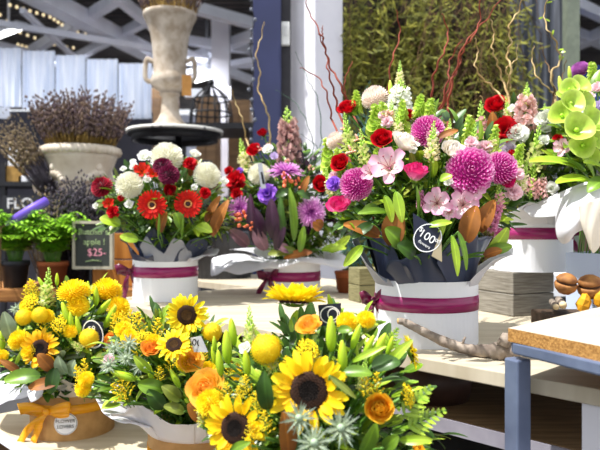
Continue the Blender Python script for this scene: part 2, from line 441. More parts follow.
PM = petal_mat
yel = PM('petal_sun_yellow', '#fcc200', '#ffe41c', island=.1); brn = mat('disc_brown', '#22120a', '#3c200c', rough=.9); dk = mat('disc_dark', '#0e0806', '#1c0f08', rough=.9)
C_ = {
 'sunflower': (h_sunflower, (yel, brn, dk)),
 'sunflower_pale': (h_sunflower, (PM('petal_lemon', '#fdd200', '#ffee2c', island=.08), brn, mat('disc_tan', '#6b4a20', '#3a2812', rough=.9))),
 'sunflower_gold': (h_sunflower, (PM('petal_amber', '#f4a600', '#ffd420', island=.12), brn, dk)),
 'sunflower_crown': (h_suncrown, (MATS['petal_lemon'], brn, dk)),
 'gerbera': (h_gerbera, (PM('petal_gerbera', '#a80a04', '#e62010', island=.1), mat('gerbera_ring', '#e8964a', '#f0b070'), mat('gerbera_eye', '#2a0a08', '#471510'))),
 'rose_red': (h_rose, (PM('petal_red', '#6e0010', '#d40a1e', island=.12, trans=.15),)),
 'rose_crimson': (h_tightrose, (PM('petal_crimson', '#5c0012', '#b8081e', island=.12, trans=.15),)),
 'rose_cream': (h_rose, (PM('petal_cream', '#f4ead0', '#fcf6ee', island=.04),)),
 'rose_white': (h_rose, (PM('petal_white_rose', '#eef0d8', '#fbf7f2', island=.03),)),
 'rose_lilac': (h_rose, (PM('petal_lilac_grey', '#c8b8cc', '#e6dce8', island=.05),)),
 'rose_hot': (h_rose, (PM('petal_hotpink', '#fdf2ea', '#d8006e', (.42, '#f27ab4'), island=.06),)),
 'rose_blush': (h_rose, (PM('petal_blush', '#f2e4d4', '#f6ccd2', island=.05),)),
 'rose_orange': (h_rose, (PM('petal_orange', '#ffd050', '#f8a040', (.5, '#fdb848'), island=.08),)),
 'rose_peach': (h_rose, (PM('petal_peach', '#ffe460', '#fdb44c', (.6, '#ffd24e'), island=.08),)),
 'ranunculus': (h_ranunculus, (PM('petal_ranunculus', '#f8ae14', '#ffd23c', island=.12),)),
 'mum_white': (h_mum, (PM('petal_mum_white', '#e4e2c4', '#fbf9f0', island=.05),)),
 'mum_blush': (h_mum, (PM('petal_mum_blush', '#ecd8c8', '#fbeee8', island=.05),)),
 'mum_pink': (h_mum, (PM('petal_mum_pink', '#a8127c', '#fcc4e8', (.55, '#de48ae'), island=.14),)),
 'mum_purple': (h_mum, (PM('petal_mum_purple', '#8a3690', '#d084cc', island=.1),)),
 'mum_yellow': (h_mumflat, (PM('petal_mum_yellow', '#fcd000', '#ffee2e', island=.08),)),
 'dahlia': (h_dahlia, (PM('petal_dahlia', '#3c0820', '#841a48', island=.2, trans=.12),)),
 'dahlia_red': (h_dahlia, (PM('petal_dahlia_red', '#5a0418', '#b01834', island=.2, trans=.12),)),
 'spider': (h_spider, (PM('petal_spider', '#96389c', '#ecb0e4', (.5, '#c86cc4'), island=.12),)),
 'carn_red': (h_carnation, (PM('petal_carn_red', '#7a0010', '#d20c1c', island=.12, trans=.15),)),
 'carn_white': (h_carnation, (PM('petal_carn_white', '#eaeede', '#fbfaf6', island=.03),)),
 'carn_violet': (h_carnation, (PM('petal_carn_violet', '#7038b4', '#b87cf0', island=.12),)),
 'carn_pink': (h_carnation, (PM('petal_carn_pink', '#f0c0cc', '#fbe0e4', island=.05),)),
 'carn_magenta': (h_carnation, (PM('petal_carn_magenta', '#a80a58', '#dc1c6c', island=.1),)),
 'lis_white': (h_lisianthus, (PM('petal_lis_white', '#e6ecd0', '#fbf9fb', island=.03),)),
 'lis_lilac': (h_lisianthus, (PM('petal_lis_lilac', '#e8e4f0', '#d0b8e8', island=.05),)),
 'alstro_pink': (h_alstro, (PM('petal_alstro', '#f4e4c8', '#f0a8cc', (.55, '#fae4ea'), island=.06), mat('stamen_pink', '#c87890', '#b06070'))),
 'alstro_red': (h_alstro, (PM('petal_alstro_red', '#e8861c', '#d01c10', (.35, '#d83414'), island=.08), mat('stamen_red', '#8a1a10', '#701008'))),
 'pompom': (h_pompom, (mat('floret_yellow', '#f0c400', ramp=[(0, '#f8cc00'), (1, '#fff23a')], island=.08, rough=.7, trans=.1),)),
 'thistle': (h_thistle, (mat('thistle_cone', '#b8c8a8', ramp=[(0, '#8aa488'), (1, '#dce6c8')], rough=.6), leaf_mat('thistle_bract', '#b4c09a', '#74887a', rough=.5, island=.15))),
 'yarrow': (h_yarrow, (mat('yarrow_yellow', '#f8cc00', '#ffec2a', island=.14, rough=.8),)),
 'berry_orange': (h_berries, (mat('berry_orange', '#e0603c', '#f08a60', rough=.3, island=.1),)),
 'berry_pink': (h_berries, (mat('berry_pink', '#e8a890', '#f4c8ac', rough=.35, island=.1),)),
 'lilybud': (h_lilybud, (leaf_mat('bud_green', '#7aa41c', '#b8cc30', island=.0, trans=.15),)),
 'lilybud_pale': (h_lilybud, (leaf_mat('bud_lime', '#94b832', '#c8d858', island=.0, trans=.15),)),
 'snap_cream': (h_snap, (PM('snap_cream', '#f4ecb0', '#f8f2d0', island=.08), leaf_mat('snap_bud', '#7ea832', '#b4d45c', trans=.1, island=.15))),
 'snap_yellow': (h_snap, (PM('snap_yellow', '#eef2b4', '#e6eaa0', island=.08), MATS['snap_bud'])),
 'snap_pink': (h_snap, (PM('snap_pink', '#f6dfc8', '#f0bcc4', island=.08), MATS['snap_bud'])),
 'snap_white': (h_stock, (PM('stock_white', '#f0f0dc', '#fbfbf6', island=.04), MATS['snap_bud'])),
 'stock_dusty': (h_stock, (PM('stock_dusty', '#7a5058', '#d8b0a8', island=.2), MATS['snap_bud'])),
 'stock_pink': (h_stock, (PM('stock_pink', '#e8b8a8', '#f4d4d4', island=.12), MATS['snap_bud'])),
 'stock_rose': (h_stock, (PM('stock_rose', '#c86a98', '#eaa8c8', island=.15), MATS['snap_bud'])),
 'bells': (h_bells, (leaf_mat('bell_green', '#a8cc3c', '#cfe46c', island=.1, trans=.25),)),
 'solidago': (h_solidago, (mat('solidago_yellow', '#ecc80c', '#ffe62c', island=.2, rough=.8),)),
}
HEADS = {}
def head(kind):
    k = (kind, rng.randrange(3))
    if k not in HEADS:
        f, c = C_[kind]; r = random.Random(hash(kind) % 1000 if False else sum(map(ord, kind)) * 7 + k[1])
        HEADS[k] = [(n, mb.mesh(kind + '_' + n, ms)) for n, mb, ms in f(r, c)]
    return HEADS[k]
# ------------------------------------------------------------------ bouquets
class Bouquet:
    def __init__(s, name, px, d, zbase, h, r, dome, short):
        s.name = name; s.c = V(((px - 300) / FPX * d, d, zbase)); s.h = h; s.r = r; s.d = d; s.short = short
        s.ctr = P(dome[0], dome[1], d); s.rad = V((dome[2], dome[2], dome[3])); s.rim = zbase + h
        s.anchor = V((s.c.x, s.c.y, zbase + h - .025))
    def hit(s, x, y):
        "depth where the sight line through x, y first meets the dome"
        o = V((0, 0, CAMZ)); d = (P(x, y, 1) - o); a = V(((o - s.ctr)[i] / s.rad[i] for i in range(3))); b = V((d[i] / s.rad[i] for i in range(3)))
        A = b.dot(b); B = a.dot(b); C = a.dot(a) - 1; D = B * B - A * C
        return (-B - sqrt(D)) / A if D > 0 else -B / A
    def normal(s, p): return V(((p - s.ctr)[i] / s.rad[i] ** 2 for i in range(3))).normalized()
    def foot(s, p=None):
        q = s.anchor + V((rng.uniform(-.5, .5) * s.r, rng.uniform(-.5, .5) * s.r, rng.uniform(-.012, .008)))
        if p is not None: q += V((p.x - s.c.x, p.y - s.c.y, 0)).normalized() * s.r * .25
        return q

def orient(p, f, roll=None):
    f = f.normalized(); x, y = perp(f); a = rng.uniform(0, 6.28) if roll is None else roll
    x, y = x * cos(a) + y * sin(a), y * cos(a) - x * sin(a)
    M = Matrix.Identity(4)
    for i, q in enumerate((x, y, f)): M[0][i], M[1][i], M[2][i] = q
    M.translation = p; return M
NAMES = {'sunflower': 'sunflower', 'gerbera': 'gerbera_daisy', 'rose': 'rose', 'ranunculus': 'ranunculus', 'mum': 'chrysanthemum', 'dahlia': 'dahlia', 'spider': 'spider_chrysanthemum',
         'carn': 'carnation', 'lis': 'lisianthus', 'alstro': 'alstroemeria', 'pompom': 'pompom_chrysanthemum', 'thistle': 'sea_holly', 'yarrow': 'yarrow', 'berry': 'berry_sprig', 'lilybud': 'lily_bud',
         'snap': 'snapdragon', 'stock': 'stock_flower', 'bells': 'bells_of_ireland', 'solidago': 'goldenrod'}
def stem_part(root, B, top, back, r=.0022, foot=None):
    f = foot or root.location; f = V(f); L = (top - f).length
    mid = V((B.c.x + (top.x - B.c.x) * .3, B.c.y + (top.y - B.c.y) * .3, max(B.rim + .05, f.z + (top.z - f.z) * .62)))
    mb = MB(); tube(mb, [q - f for q in bez(f, mid, top, 8)], r, 5); return part('stem', mb, G['stem'], root)

def F(B, kind, x, y, dia, label, face=None, dd=0., group=None, sq=1.0, leaf=0):
    "a flower head seen at photo position x, y, dia photo units across"
    d = B.hit(x, y) + dd; p = P(x, y, d); R = dia / 2 / FPX * d
    cam = (V((0, 0, CAMZ)) - p).normalized(); n = B.normal(p)
    f = {None: cam * .6 + n * .6 + Z * .25, 'cam': cam + n * .15 + Z * .1, 'up': Z * 1. + cam * .12 + n * .2, 'side': n * .4 + V((n.x, 0, 0)) + Z * .3 + cam * .2}[face] if not isinstance(face, tuple) else V(face)
    f = f + V((rng.uniform(-.12, .12), 0, rng.uniform(-.08, .08))); f.normalize()
    key = kind.split('_')[0]; foot = B.foot(p)
    root = empty(NAMES[key], foot, label, NAMES[key].split('_')[-1] if key not in ('bells', 'thistle', 'berry', 'stock') else 'flower', group)
    M = Matrix.Translation(-foot) @ orient(p, f) @ Matrix.Diagonal((R, R, R * sq, 1))
    for n_, me in head(kind): obj(n_, me, root, M)
    stem_part(root, B, p - f * R * (.5 if key != 'lilybud' else .8), f, .0018 if dia < 14 else .0026)
    return root
def S(B, kind, xt, yt, xb, yb, label, dd=0., group=None, w=1.0):
    "a flower spike whose tip is seen at xt, yt and whose lowest blossom is at xb, yb"
    d = B.hit((xt + xb) / 2, (yt + yb) / 2) + dd; b = P(xb, yb, d + .004); t = P(xt, yt, d + .012); h = (t - b).length
    key = kind.split('_')[0]; foot = B.foot(b); root = empty(NAMES[key], foot, label, {'bells': 'flower', 'stock': 'flower'}.get(key, NAMES[key]), group)
    M = Matrix.Translation(-foot) @ orient(b, t - b) @ Matrix.Diagonal((h * w, h * w, h, 1))
    for n_, me in head(kind): obj(n_, me, root, M)
    stem_part(root, B, b, t - b, .002); return root
def BUD(B, x0, y0, x1, y1, label, kind='lilybud', group=None, dd=0.):
    "a long bud seen from its stalk end x0, y0 to its tip x1, y1"
    d = B.hit((x0 + x1) / 2, (y0 + y1) / 2) + dd; a = P(x0, y0, d + .003); b = P(x1, y1, d); h = (b - a).length / 2
    foot = B.foot(a); root = empty('lily_bud', foot, label, 'bud', group); R = h
    for n_, me in head(kind): obj(n_, me, root, Matrix.Translation(-foot) @ orient((a + b) / 2, b - a) @ Matrix.Diagonal((R * .95, R * .95, R, 1)))
    stem_part(root, B, a, b - a, .0018); return root
def LF(B, x0, y0, x1, y1, wpx, m, label, name='leaf', dd=0., dd1=None, curl=-.6, cup=.3, cat='leaf', group=None, up=None, a=.7, b=.85):
    "one large leaf seen from its base x0, y0 to its tip x1, y1"
    d = B.hit((x0 + x1) / 2, (y0 + y1) / 2) + dd; p0 = P(x0, y0, d); p1 = P(x1, y1, d + (dd1 if dd1 is not None else -.01)); foot = B.foot(p0)
    root = empty(name, foot, label, cat, group); mb = MB(); dv = p1 - p0; L = dv.length * (1 + curl * curl * .05)
    u = up or (V((rng.uniform(-.5, .5), -1, rng.uniform(.3, .9)))); u = V(u); u = (u - dv.normalized() * u.dot(dv.normalized())).normalized()
    dv2 = (dv.normalized() * cos(-curl * .5) + u * sin(-curl * .5))
    strap(mb, p0 - foot, dv2, u, L, wpx / FPX * d, curl=curl, cup=cup, a=a, b=b, nl=10, nw=4, tipw=.02, wave=.03)
    part('blade', mb, G[m] if isinstance(m, str) else m, root); stem_part(root, B, p0, dv, .0018); return root

def mass(B, n, ms, label, k0=.3, k1=.8, zmin=-.25, L=.05, W=.02):
    mb = MB()
    for i in range(n):
        az = rng.uniform(0, 6.283); zz = rng.uniform(zmin, 1); rr = sqrt(1 - zz * zz); k = k0 + (k1 - k0) * rng.random() ** .6
        o = B.ctr + V((cos(az) * rr * B.rad.x, sin(az) * rr * B.rad.y, zz * B.rad.z)) * k; o.z = max(o.z, B.rim + .012)
        lim = B.r * .75 + max(0, o.z - B.rim) * 1.6; h = V((o.x - B.c.x, o.y - B.c.y, 0))
        if h.length > lim: h = h * (lim / h.length); o = V((B.c.x + h.x, B.c.y + h.y, o.z))
        d = B.normal(o) + V((rng.uniform(-.8, .8), rng.uniform(-.8, .8), rng.uniform(-.3, .6))); strap(mb, o - B.c, d, Z + V((rng.uniform(-.5, .5), -.5, 0)), L * rng.uniform(.7, 1.3), W * rng.uniform(.7, 1.3), curl=rng.uniform(-1, .2), cup=.3, a=.6, b=.75, nl=5, nw=2, mi=i % len(ms), tipw=.04)
    o = obj('foliage', mb.mesh('foliage', [G[q] for q in ms])); o.location = B.c; return tag(o, label, 'foliage', kind='stuff')

def sprig(B, m, tip, L, W, n, label, group, bend=None, a=.6, b=.6, name='leaf_sprig'):
    foot = B.foot(tip); root = None
    mb = MB(); mid = V((B.c.x + (tip.x - B.c.x) * .3, B.c.y + (tip.y - B.c.y) * .3, max(B.rim + .04, foot.z + (tip.z - foot.z) * .6))); pts = bez(V((0, 0, 0)), mid - foot, tip - foot, 10)
    tube(mb, pts, [.0018 - .0001 * i for i in range(11)], 4, 1)
    for i in range(n):
        t = .3 + .7 * i / max(1, n - 1); k = min(9, int(t * 10)); p = pts[k].lerp(pts[k + 1], t * 10 - k) if k < 10 else pts[10]; ax = (pts[min(k + 1, 10)] - pts[k]).normalized()
        x, y = perp(ax); az = i * 2.4 + rng.uniform(-.3, .3); d = (x * cos(az) + y * sin(az)) * .9 + ax * rng.uniform(.3, .9)
        if i == n - 1: d = ax
        u = (ax * .7 + Z * .8); strap(mb, p, d, u, L * rng.uniform(.7, 1.2), W * rng.uniform(.75, 1.15), curl=rng.uniform(-1, .2), cup=.35, a=a, b=b, nl=6, nw=2, mi=0, tipw=.03)
    o = obj(name, mb.mesh(name, [G[m], G['stem']])); o.location = foot
    return tag(o, label, 'leaf sprig', group)

LEAFWORDS = {'green': 'mid green', 'bright': 'bright lime green', 'dark': 'dark green', 'olive': 'olive green', 'grey': 'grey green eucalyptus', 'bronze': 'bronze brown', 'plum': 'deep plum', 'mauve': 'dusky mauve'}
def fill(B, n, mixm, k0=.55, k1=.9, L=.045, W=.017, zmin=-.25, nl=15, droop=0):
    for i in range(n):
        m = mixm[i % len(mixm)]; az = i * 2.39996 + rng.uniform(-.3, .3); zz = zmin + (1 - zmin) * ((i * .618 + rng.random() * .15) % 1.0) * .92
        rr = sqrt(max(0, 1 - zz * zz)); k = rng.uniform(k0, k1)
        tip = B.ctr + V((cos(az) * rr * B.rad.x, sin(az) * rr * B.rad.y, zz * B.rad.z)) * k
        tip.z = max(tip.z, B.rim + .02)
        wide = m in ('grey', 'bronze')
        sprig(B, m, tip, L * rng.uniform(.85, 1.2), W * (1.6 if wide else 1), nl, f"{LEAFWORDS[m]} leaf sprig among the flowers of the {B.short}", f"{LEAFWORDS[m]} leaf sprigs in the {B.short}", a=.7 if wide else .6, b=.5 if wide else .8)

def filler(B, kind, n, size, label, spike=False, zlo=.15, k=.9):
    "small blooms of one kind that look all alike, spread between the named flowers"
    for i in range(n):
        az = radians(-90 + 85 * (2 * ((i * .618) % 1) - 1)) ; zz = zlo + (1 - zlo) * ((i * .38 + rng.random() * .2) % 1) * .9; rr = sqrt(1 - zz * zz); q = V((cos(az) * rr * B.rad.x, sin(az) * rr * B.rad.y, zz * B.rad.z)) * k; p = B.ctr + q
        x = 300 + p.x / p.y * FPX; y = 225 - (p.z - CAMZ) / p.y * FPX; dpx = size / p.y * FPX
        if B.name == 'YC' and (x > 385 or y < 345): continue
        if spike: S(B, kind, x + dpx * .15 * rng.uniform(-1, 1) + (x - (300 + B.c.x / B.c.y * FPX)) * .06, y - dpx * .6, x, y + dpx * .4, label, group=label.split(' tucked')[0] + ' ' + B.short, w=.85, dd=.008)
        else: F(B, kind, x, y, dpx, label, group=label.split(' tucked')[0] + ' ' + B.short, dd=.008)
# ------------------------------------------------------------------ boxes, ribbons, paper
white_card = mat('white_card', '#f3f3f6', '#eceef4', rough=.55, scale=6)
kraft = mat('kraft_card', '#b9905a', '#a9804c', rough=.75, scale=40)
inner = mat('box_inside', '#d6d2cc', rough=.8)
foam = mat('floral_foam', '#2e4a26', '#24381e', rough=.95, scale=80, bump=.3)
rib_mag = mat('ribbon_magenta', '#8a0f56', '#9c1662', rough=.28, scale=30, stretch=(1, 1, 8), spec=.6)
rib_mar = mat('ribbon_maroon', '#5c0a34', '#7a1040', rough=.3, scale=30, stretch=(1, 1, 8), spec=.6, trans=.1)
rib_yel = mat('ribbon_yellow', '#f0a008', '#fab41a', rough=.35, scale=30, stretch=(1, 1, 8), spec=.5, trans=.15)
paper_w = mat('paper_white', '#f4f4f8', '#eceaf0', rough=.6, trans=.3, scale=8)
paper_cream = mat('paper_cream', '#f2ece0', '#e8e0d2', rough=.6, trans=.3, scale=8)
paper_n = mat('paper_navy', '#39415a', '#464d66', rough=.32, trans=.06, scale=10)
paper_g = mat('paper_grey', '#b4b8c6', '#a2a6b6', rough=.55, trans=.2, scale=8)
black_paint = mat('black_paint', '#16161a', '#202026', rough=.5)
white_paint = mat('white_ink', '#f4f4f4', rough=.6)
black_ink = mat('black_ink', '#1c1c20', rough=.7)

def ribbon(mb, pts, wv, mi=0):
    v = []; n = len(pts)
    for i, p in enumerate(pts):
        w = wv(i / (n - 1)) if callable(wv) else wv; v += [V(p) - w, V(p), V(p) + w]
    f = []
    for i in range(n - 1):
        for j in (0, 1): f.append((3 * i + j, 3 * i + j + 1, 3 * i + j + 4, 3 * i + j + 3))
    mb.add(v, f, mi, [(i / (n - 1), j / 2) for i in range(n) for j in range(3)])

def flower_box(B, m, rib, rz0, rz1, bow_az, label, bow=.05, tails=((-.5, .05), (.35, .055)), bowm=None, square=False, bw=None, flat=False):
    r, h = B.r, B.h; root = empty('hat_box' if not square else 'flower_box', B.c, label, 'box')
    mb = MB(); lathe(mb, [(0, .0), (r, 0), (r, h), (r - .003, h), (r - .003, .01), (0, .01)], seg=64, mi=0); part('box_body', mb, [m], root, smooth=False)
    fm = MB(); lathe(fm, [(0, h - .05), (r - .004, h - .05), (r - .004, h - .02), (0, h - .012)], seg=40); part('floral_foam', fm, foam, root)
    rb = MB(); lathe(rb, [(r + .0002, rz0), (r + .0012, rz0), (r + .0012, rz1), (r + .0002, rz1)], seg=64); part('ribbon', rb, rib, root)
    a = radians(bow_az); out = V((cos(a), sin(a), 0)); tn = V((-sin(a), cos(a), 0)); k = out * (r + .006) + Z * (rz0 + rz1) / 2
    if flat: out = V((-.25, -.95, 0)).normalized(); tn = V((.95, -.25, 0)).normalized()
    bm = MB(); w = bw or (rz1 - rz0) * .42
    for s in (-1, 1):
        L = bow; loop = [k, k + tn * s * L * .5 + out * .018 + Z * .012, k + tn * s * L + out * .02 + Z * (.012 + .006 * s), k + tn * s * L * .95 + out * .006 + Z * .004, k + tn * s * L * .45 + out * .001 - Z * .004, k]
        ribbon(bm, catmull(loop, 22), lambda t: (Z * .9 + tn * .25 * s) * w * (.35 + .65 * sin(pi * t) ** .6) + out * .002)
    blob(bm, k + out * .004, w * .62, tn, 1.1, 8, 6)
    for (dx, dz) in tails:
        p = [k, k + tn * dx * .03 + out * .012 - Z * dz * .35, k + tn * dx * .07 + out * .006 - Z * dz * .8, k + tn * dx * .09 + out * .01 - Z * dz * 1.25]
        ribbon(bm, catmull(p, 12), lambda t: (tn * .8 + Z * .45 * (1 if dx > 0 else -1)) * w * (.4 + .35 * t) + out * .004 * sin(t * 9))
    part('bow', bm, bowm or rib, root, solid=.0006)
    return root

def patch(B, rows, m, label, seed=0, wav=.0015):
    "a free sheet of paper through rows of photo points (x, y, nearness), tucked down into the box at its last corner"
    g = [catmull([P(x, y, B.d + q) for x, y, q in r], 24) for r in rows]; cols = [catmull([r[i] for r in g], 16) for i in range(25)]; R = random.Random(seed); ph = R.uniform(0, 6)
    v = [cols[i][j] - B.c + V((0, -1, .3)) * wav * sin(i * .7 + j * .5 + ph) for j in range(17) for i in range(25)]; mb = MB()
    mb.add(v, [(j * 25 + i, j * 25 + i + 1, (j + 1) * 25 + i + 1, (j + 1) * 25 + i) for j in range(16) for i in range(24)]); o = obj('wrapping_paper', mb.mesh('wrapping_paper', m), solid=.0005); o.location = B.c
    return tag(o, label, 'paper')

def sheet(B, az0, az1, top, m, label, group=None, r=None, z=None, bulge=.012, wav=.0035, seed=0, name='wrapping_paper', smooth_top=True, nu=44, nv=10, kids=None, inset=.004):
    "a sheet of paper tucked into the box between two bearings, its free edge through the photo points given as (x, y, nearness)"
    r = (B.r - inset) if r is None else r; z = B.rim - .012 if z is None else z; R = random.Random(seed); ph = R.uniform(0, 6)
    pts = [P(q[0], q[1], B.d + q[2]) for q in top]; te = catmull(pts, nu) if smooth_top else [pts[min(int(i / nu * (len(pts) - 1)), len(pts) - 2)].lerp(pts[min(int(i / nu * (len(pts) - 1)), len(pts) - 2) + 1], i / nu * (len(pts) - 1) - min(int(i / nu * (len(pts) - 1)), len(pts) - 2)) for i in range(nu + 1)]
    v = []
    for j in range(nv + 1):
        t = j / nv
        for i in range(nu + 1):
            u = i / nu; a = radians(az0 + (az1 - az0) * u); o = V((cos(a), sin(a), 0)); b = V((B.c.x, B.c.y, z)) + o * r
            p = b.lerp(te[i], t) + o * (bulge * sin(pi * t) * .5 + .002) + Z * bulge * sin(pi * t)
            p += (o + Z * .6) * wav * t * (sin(u * 17 + ph + t * 2) + .6 * sin(u * 31 + ph * 2 - t * 3))
            v.append(p - B.c)
    f = [(j * (nu + 1) + i, j * (nu + 1) + i + 1, (j + 1) * (nu + 1) + i + 1, (j + 1) * (nu + 1) + i) for j in range(nv) for i in range(nu)]
    mb = MB(); mb.add(v, f); o = obj(name, mb.mesh(name, m), solid=.0005); o.location = B.c
    return tag(o, label, 'paper', group)

zT = .75; zB = .479
L = Bouquet('L', 165.5, 2.09, zT, .132, .103, (166, 216, .25, .215), 'red and white bouquet')
Pp = Bouquet('P', 292, 2.3, zT, .118, .1, (292, 215, .25, .30), 'purple bouquet')
K = Bouquet('K', 426, 1.335, zT, .127, .104, (424, 205, .215, .225), 'pink bouquet with the price tag')
Rr = Bouquet('R', 533, 1.75, zT + .115, .132, .1, (530, 185, .2, .26), 'bouquet on the timber block')
E = Bouquet('E', 603, 1.55, zT, .165, .1, (600, 165, .16, .22), 'bouquet with big green bells')
YA = Bouquet('YA', 73, 1.62, zB, .112, .1, (70, 372, .185, .255), 'leftmost sunflower bouquet')
YB = Bouquet('YB', 199, 1.3, zB, .112, .1, (172, 398, .19, .215), 'middle sunflower bouquet')
YC = Bouquet('YC', 320, 1.0, zB, .112, .1, (320, 432, .2, .225), 'front sunflower bouquet')

flower_box(L, white_card, rib_mag, .073, .106, 197, 'round white hat box with magenta ribbon below the red gerberas', bow=.04, tails=((-.2, .07), (.5, .06)), bowm=rib_mar, bw=.016, flat=True)
flower_box(Pp, white_card, rib_mag, .042, .075, 222, 'round white hat box with magenta ribbon below the purple flowers', bow=.034, tails=((-.5, .07), (.3, .06)), bowm=rib_mar, bw=.015, flat=True)
flower_box(K, white_card, rib_mag, .068, .097, 186, 'large round white hat box with magenta ribbon behind the driftwood branch', bow=.022, tails=((-.1, .06), (.5, .05)), bowm=rib_mar, bw=.013, flat=True)
flower_box(Rr, white_card, rib_mag, .084, .114, 20, 'round white hat box standing on the grey timber block', bow=.04, bowm=rib_mar)
b_ya = flower_box(YA, kraft, rib_yel, .062, .084, -102, 'round brown kraft hat box with yellow bow and round sticker', bow=.062, tails=((-.75, .062), (-.35, .058)), bw=.015)
flower_box(YB, kraft, rib_yel, .045, .078, -95, 'round brown kraft hat box with yellow bow at bottom edge of photo', bow=.06, tails=((-.5, .05), (.4, .05)))
flower_box(YC, kraft, rib_yel, .045, .078, -60, 'round brown kraft hat box hidden under the front sunflowers', bow=.06)
# round shop sticker on the leftmost kraft box
a = radians(-80); out = V((cos(a), sin(a), 0)); tn = V((-sin(a), cos(a), 0)); sb = MB()
def disc_on(mb, r, z0, off, R, mi=0, seg=32):
    v = [(0, 0, 0)]; v = []
    for k in range(seg):
        q = 2 * pi * k / seg; aa = a + R * cos(q) / r; v.append((cos(aa) * (r + off), sin(aa) * (r + off), z0 + R * sin(q)))
    mb.add(v, [tuple(range(seg))], mi)
st_ = MB(); disc_on(st_, .1, .042, .0022, .026); disc_on(st_, .1, .042, .0026, .0244, 1); disc_on(st_, .1, .042, .003, .0234, 0)
stk = part('sticker', st_, [white_card, black_ink], b_ya, smooth=False)
for s, dz in (('FLOWER', .0065), ('LOVERS', -.0065)): text('sticker_text', s, stk, frame(out * .1037 + Z * (.042 + dz), tn, out), .0112, black_ink)

E_m = mat('pale_blue_card', '#c2cfe6', '#b4c2de', rough=.5, scale=5)
e_root = empty('flower_box', E.c, 'pale blue square box under the white paper at right edge', 'box', rotz=radians(38))
mb = MB(); h_ = .17
for dx, dy, sx, sy in ((0, -.058, .12, .004), (0, .058, .12, .004), (-.058, 0, .004, .112), (.058, 0, .004, .112)): box(mb, (dx, dy, h_ / 2), (sx, sy, h_))
box(mb, (0, 0, .004), (.112, .112, .008)); part('box_body', mb, E_m, e_root, smooth=False)
mb = MB(); box(mb, (0, 0, .13), (.11, .11, .05)); part('floral_foam', mb, foam, e_root, smooth=False)

# ---------------------------------------------------------------- wrapping papers
sheet(L, 150, 262, [(120, 240, 0), (126, 238, -.05), (133, 252, -.1), (145, 258, -.12), (153, 256, -.13)], paper_n, 'navy paper sheet at left of the red and white bouquet', seed=1, inset=.006)
sheet(L, 225, 320, [(141, 244, -.11), (150, 230, -.12), (160, 228, -.1), (166, 240, -.1), (176, 246, -.09)], paper_n, 'navy paper sheet rising behind grey curl of the red and white bouquet', seed=2, inset=.012)
sheet(L, 248, 335, [(140, 246, -.13), (146, 236, -.14), (153, 246, -.13), (163, 254, -.12), (172, 240, -.14), (181, 239, -.13), (186, 252, -.1)], paper_g, 'pale grey curled paper on front rim of the red and white bouquet', seed=3, wav=.005)
sheet(L, -65, 20, [(182, 250, -.11), (190, 240, -.09), (201, 238, -.06), (209, 248, .0), (212, 246, .05)], paper_n, 'navy paper at right of the red and white bouquet', seed=41)
sheet(L, -40, 60, [(190, 262, -.1), (203, 257, -.06), (217, 254, 0), (215, 248, .06), (208, 246, .08)], paper_w, 'white paper flap at right of the red and white bouquet', seed=4)
sheet(L, 20, 150, [(222, 235, .05), (205, 228, .12), (165, 225, .14), (125, 232, .1)], paper_n, 'navy paper at back of the red and white bouquet', seed=5, inset=.01)

sheet(Pp, 140, 268, [(214, 258, .08), (211, 275, .0), (224, 272, -.1), (240, 274, -.14), (262, 270, -.16), (285, 268, -.16)], paper_w, 'white paper flap spreading left of the purple bouquet', seed=6, bulge=.02)
sheet(Pp, 262, 400, [(278, 268, -.17), (300, 263, -.17), (325, 265, -.12), (344, 269, -.05), (347, 258, .05), (335, 252, .1)], paper_w, 'white paper flap spreading right of the purple bouquet', seed=7, bulge=.02)
sheet(Pp, 40, 150, [(335, 250, .1), (292, 243, .15), (230, 250, .1)], paper_w, 'white paper behind the stems of the purple bouquet', seed=8)

sheet(K, 150, 250, [(368, 236, 0), (376, 230, -.06), (388, 234, -.11), (398, 258, -.115), (408, 268, -.12)], paper_n, 'navy paper point left of the leaves in the pink bouquet', seed=9, wav=.004, inset=.012, bulge=.004)
sheet(K, 228, 318, [(384, 268, -.11), (398, 260, -.118), (415, 254, -.12), (432, 255, -.118), (444, 250, -.115), (453, 262, -.11)], paper_n, 'navy paper fold at front of the pink bouquet', seed=10, wav=.005, bulge=.003, inset=.01)
sheet(K, 285, 380, [(437, 262, -.14), (446, 246, -.13), (460, 236, -.12), (474, 236, -.09), (486, 236, -.03), (490, 238, .03)], paper_n, 'navy paper fold at right of the pink bouquet', seed=11, wav=.004, inset=.012, bulge=.004)
sheet(K, 20, 160, [(490, 238, .05), (460, 222, .1), (420, 215, .11), (385, 222, .08), (368, 236, .0)], paper_n, 'navy paper at back of the pink bouquet', seed=12, inset=.01)
sheet(K, 150, 222, [(353, 228, .05), (355, 243, -.02), (362, 256, -.06), (378, 274, -.1), (388, 284, -.11)], paper_g, 'pale grey outer paper at left of the pink bouquet', seed=13, wav=.002)
sheet(K, 312, 395, [(463, 288, -.1), (480, 270, -.1), (497, 258, -.07), (512, 255, -.02), (512, 248, .05)], paper_w, 'pale outer paper corner at right of the pink bouquet', seed=14, wav=.002)

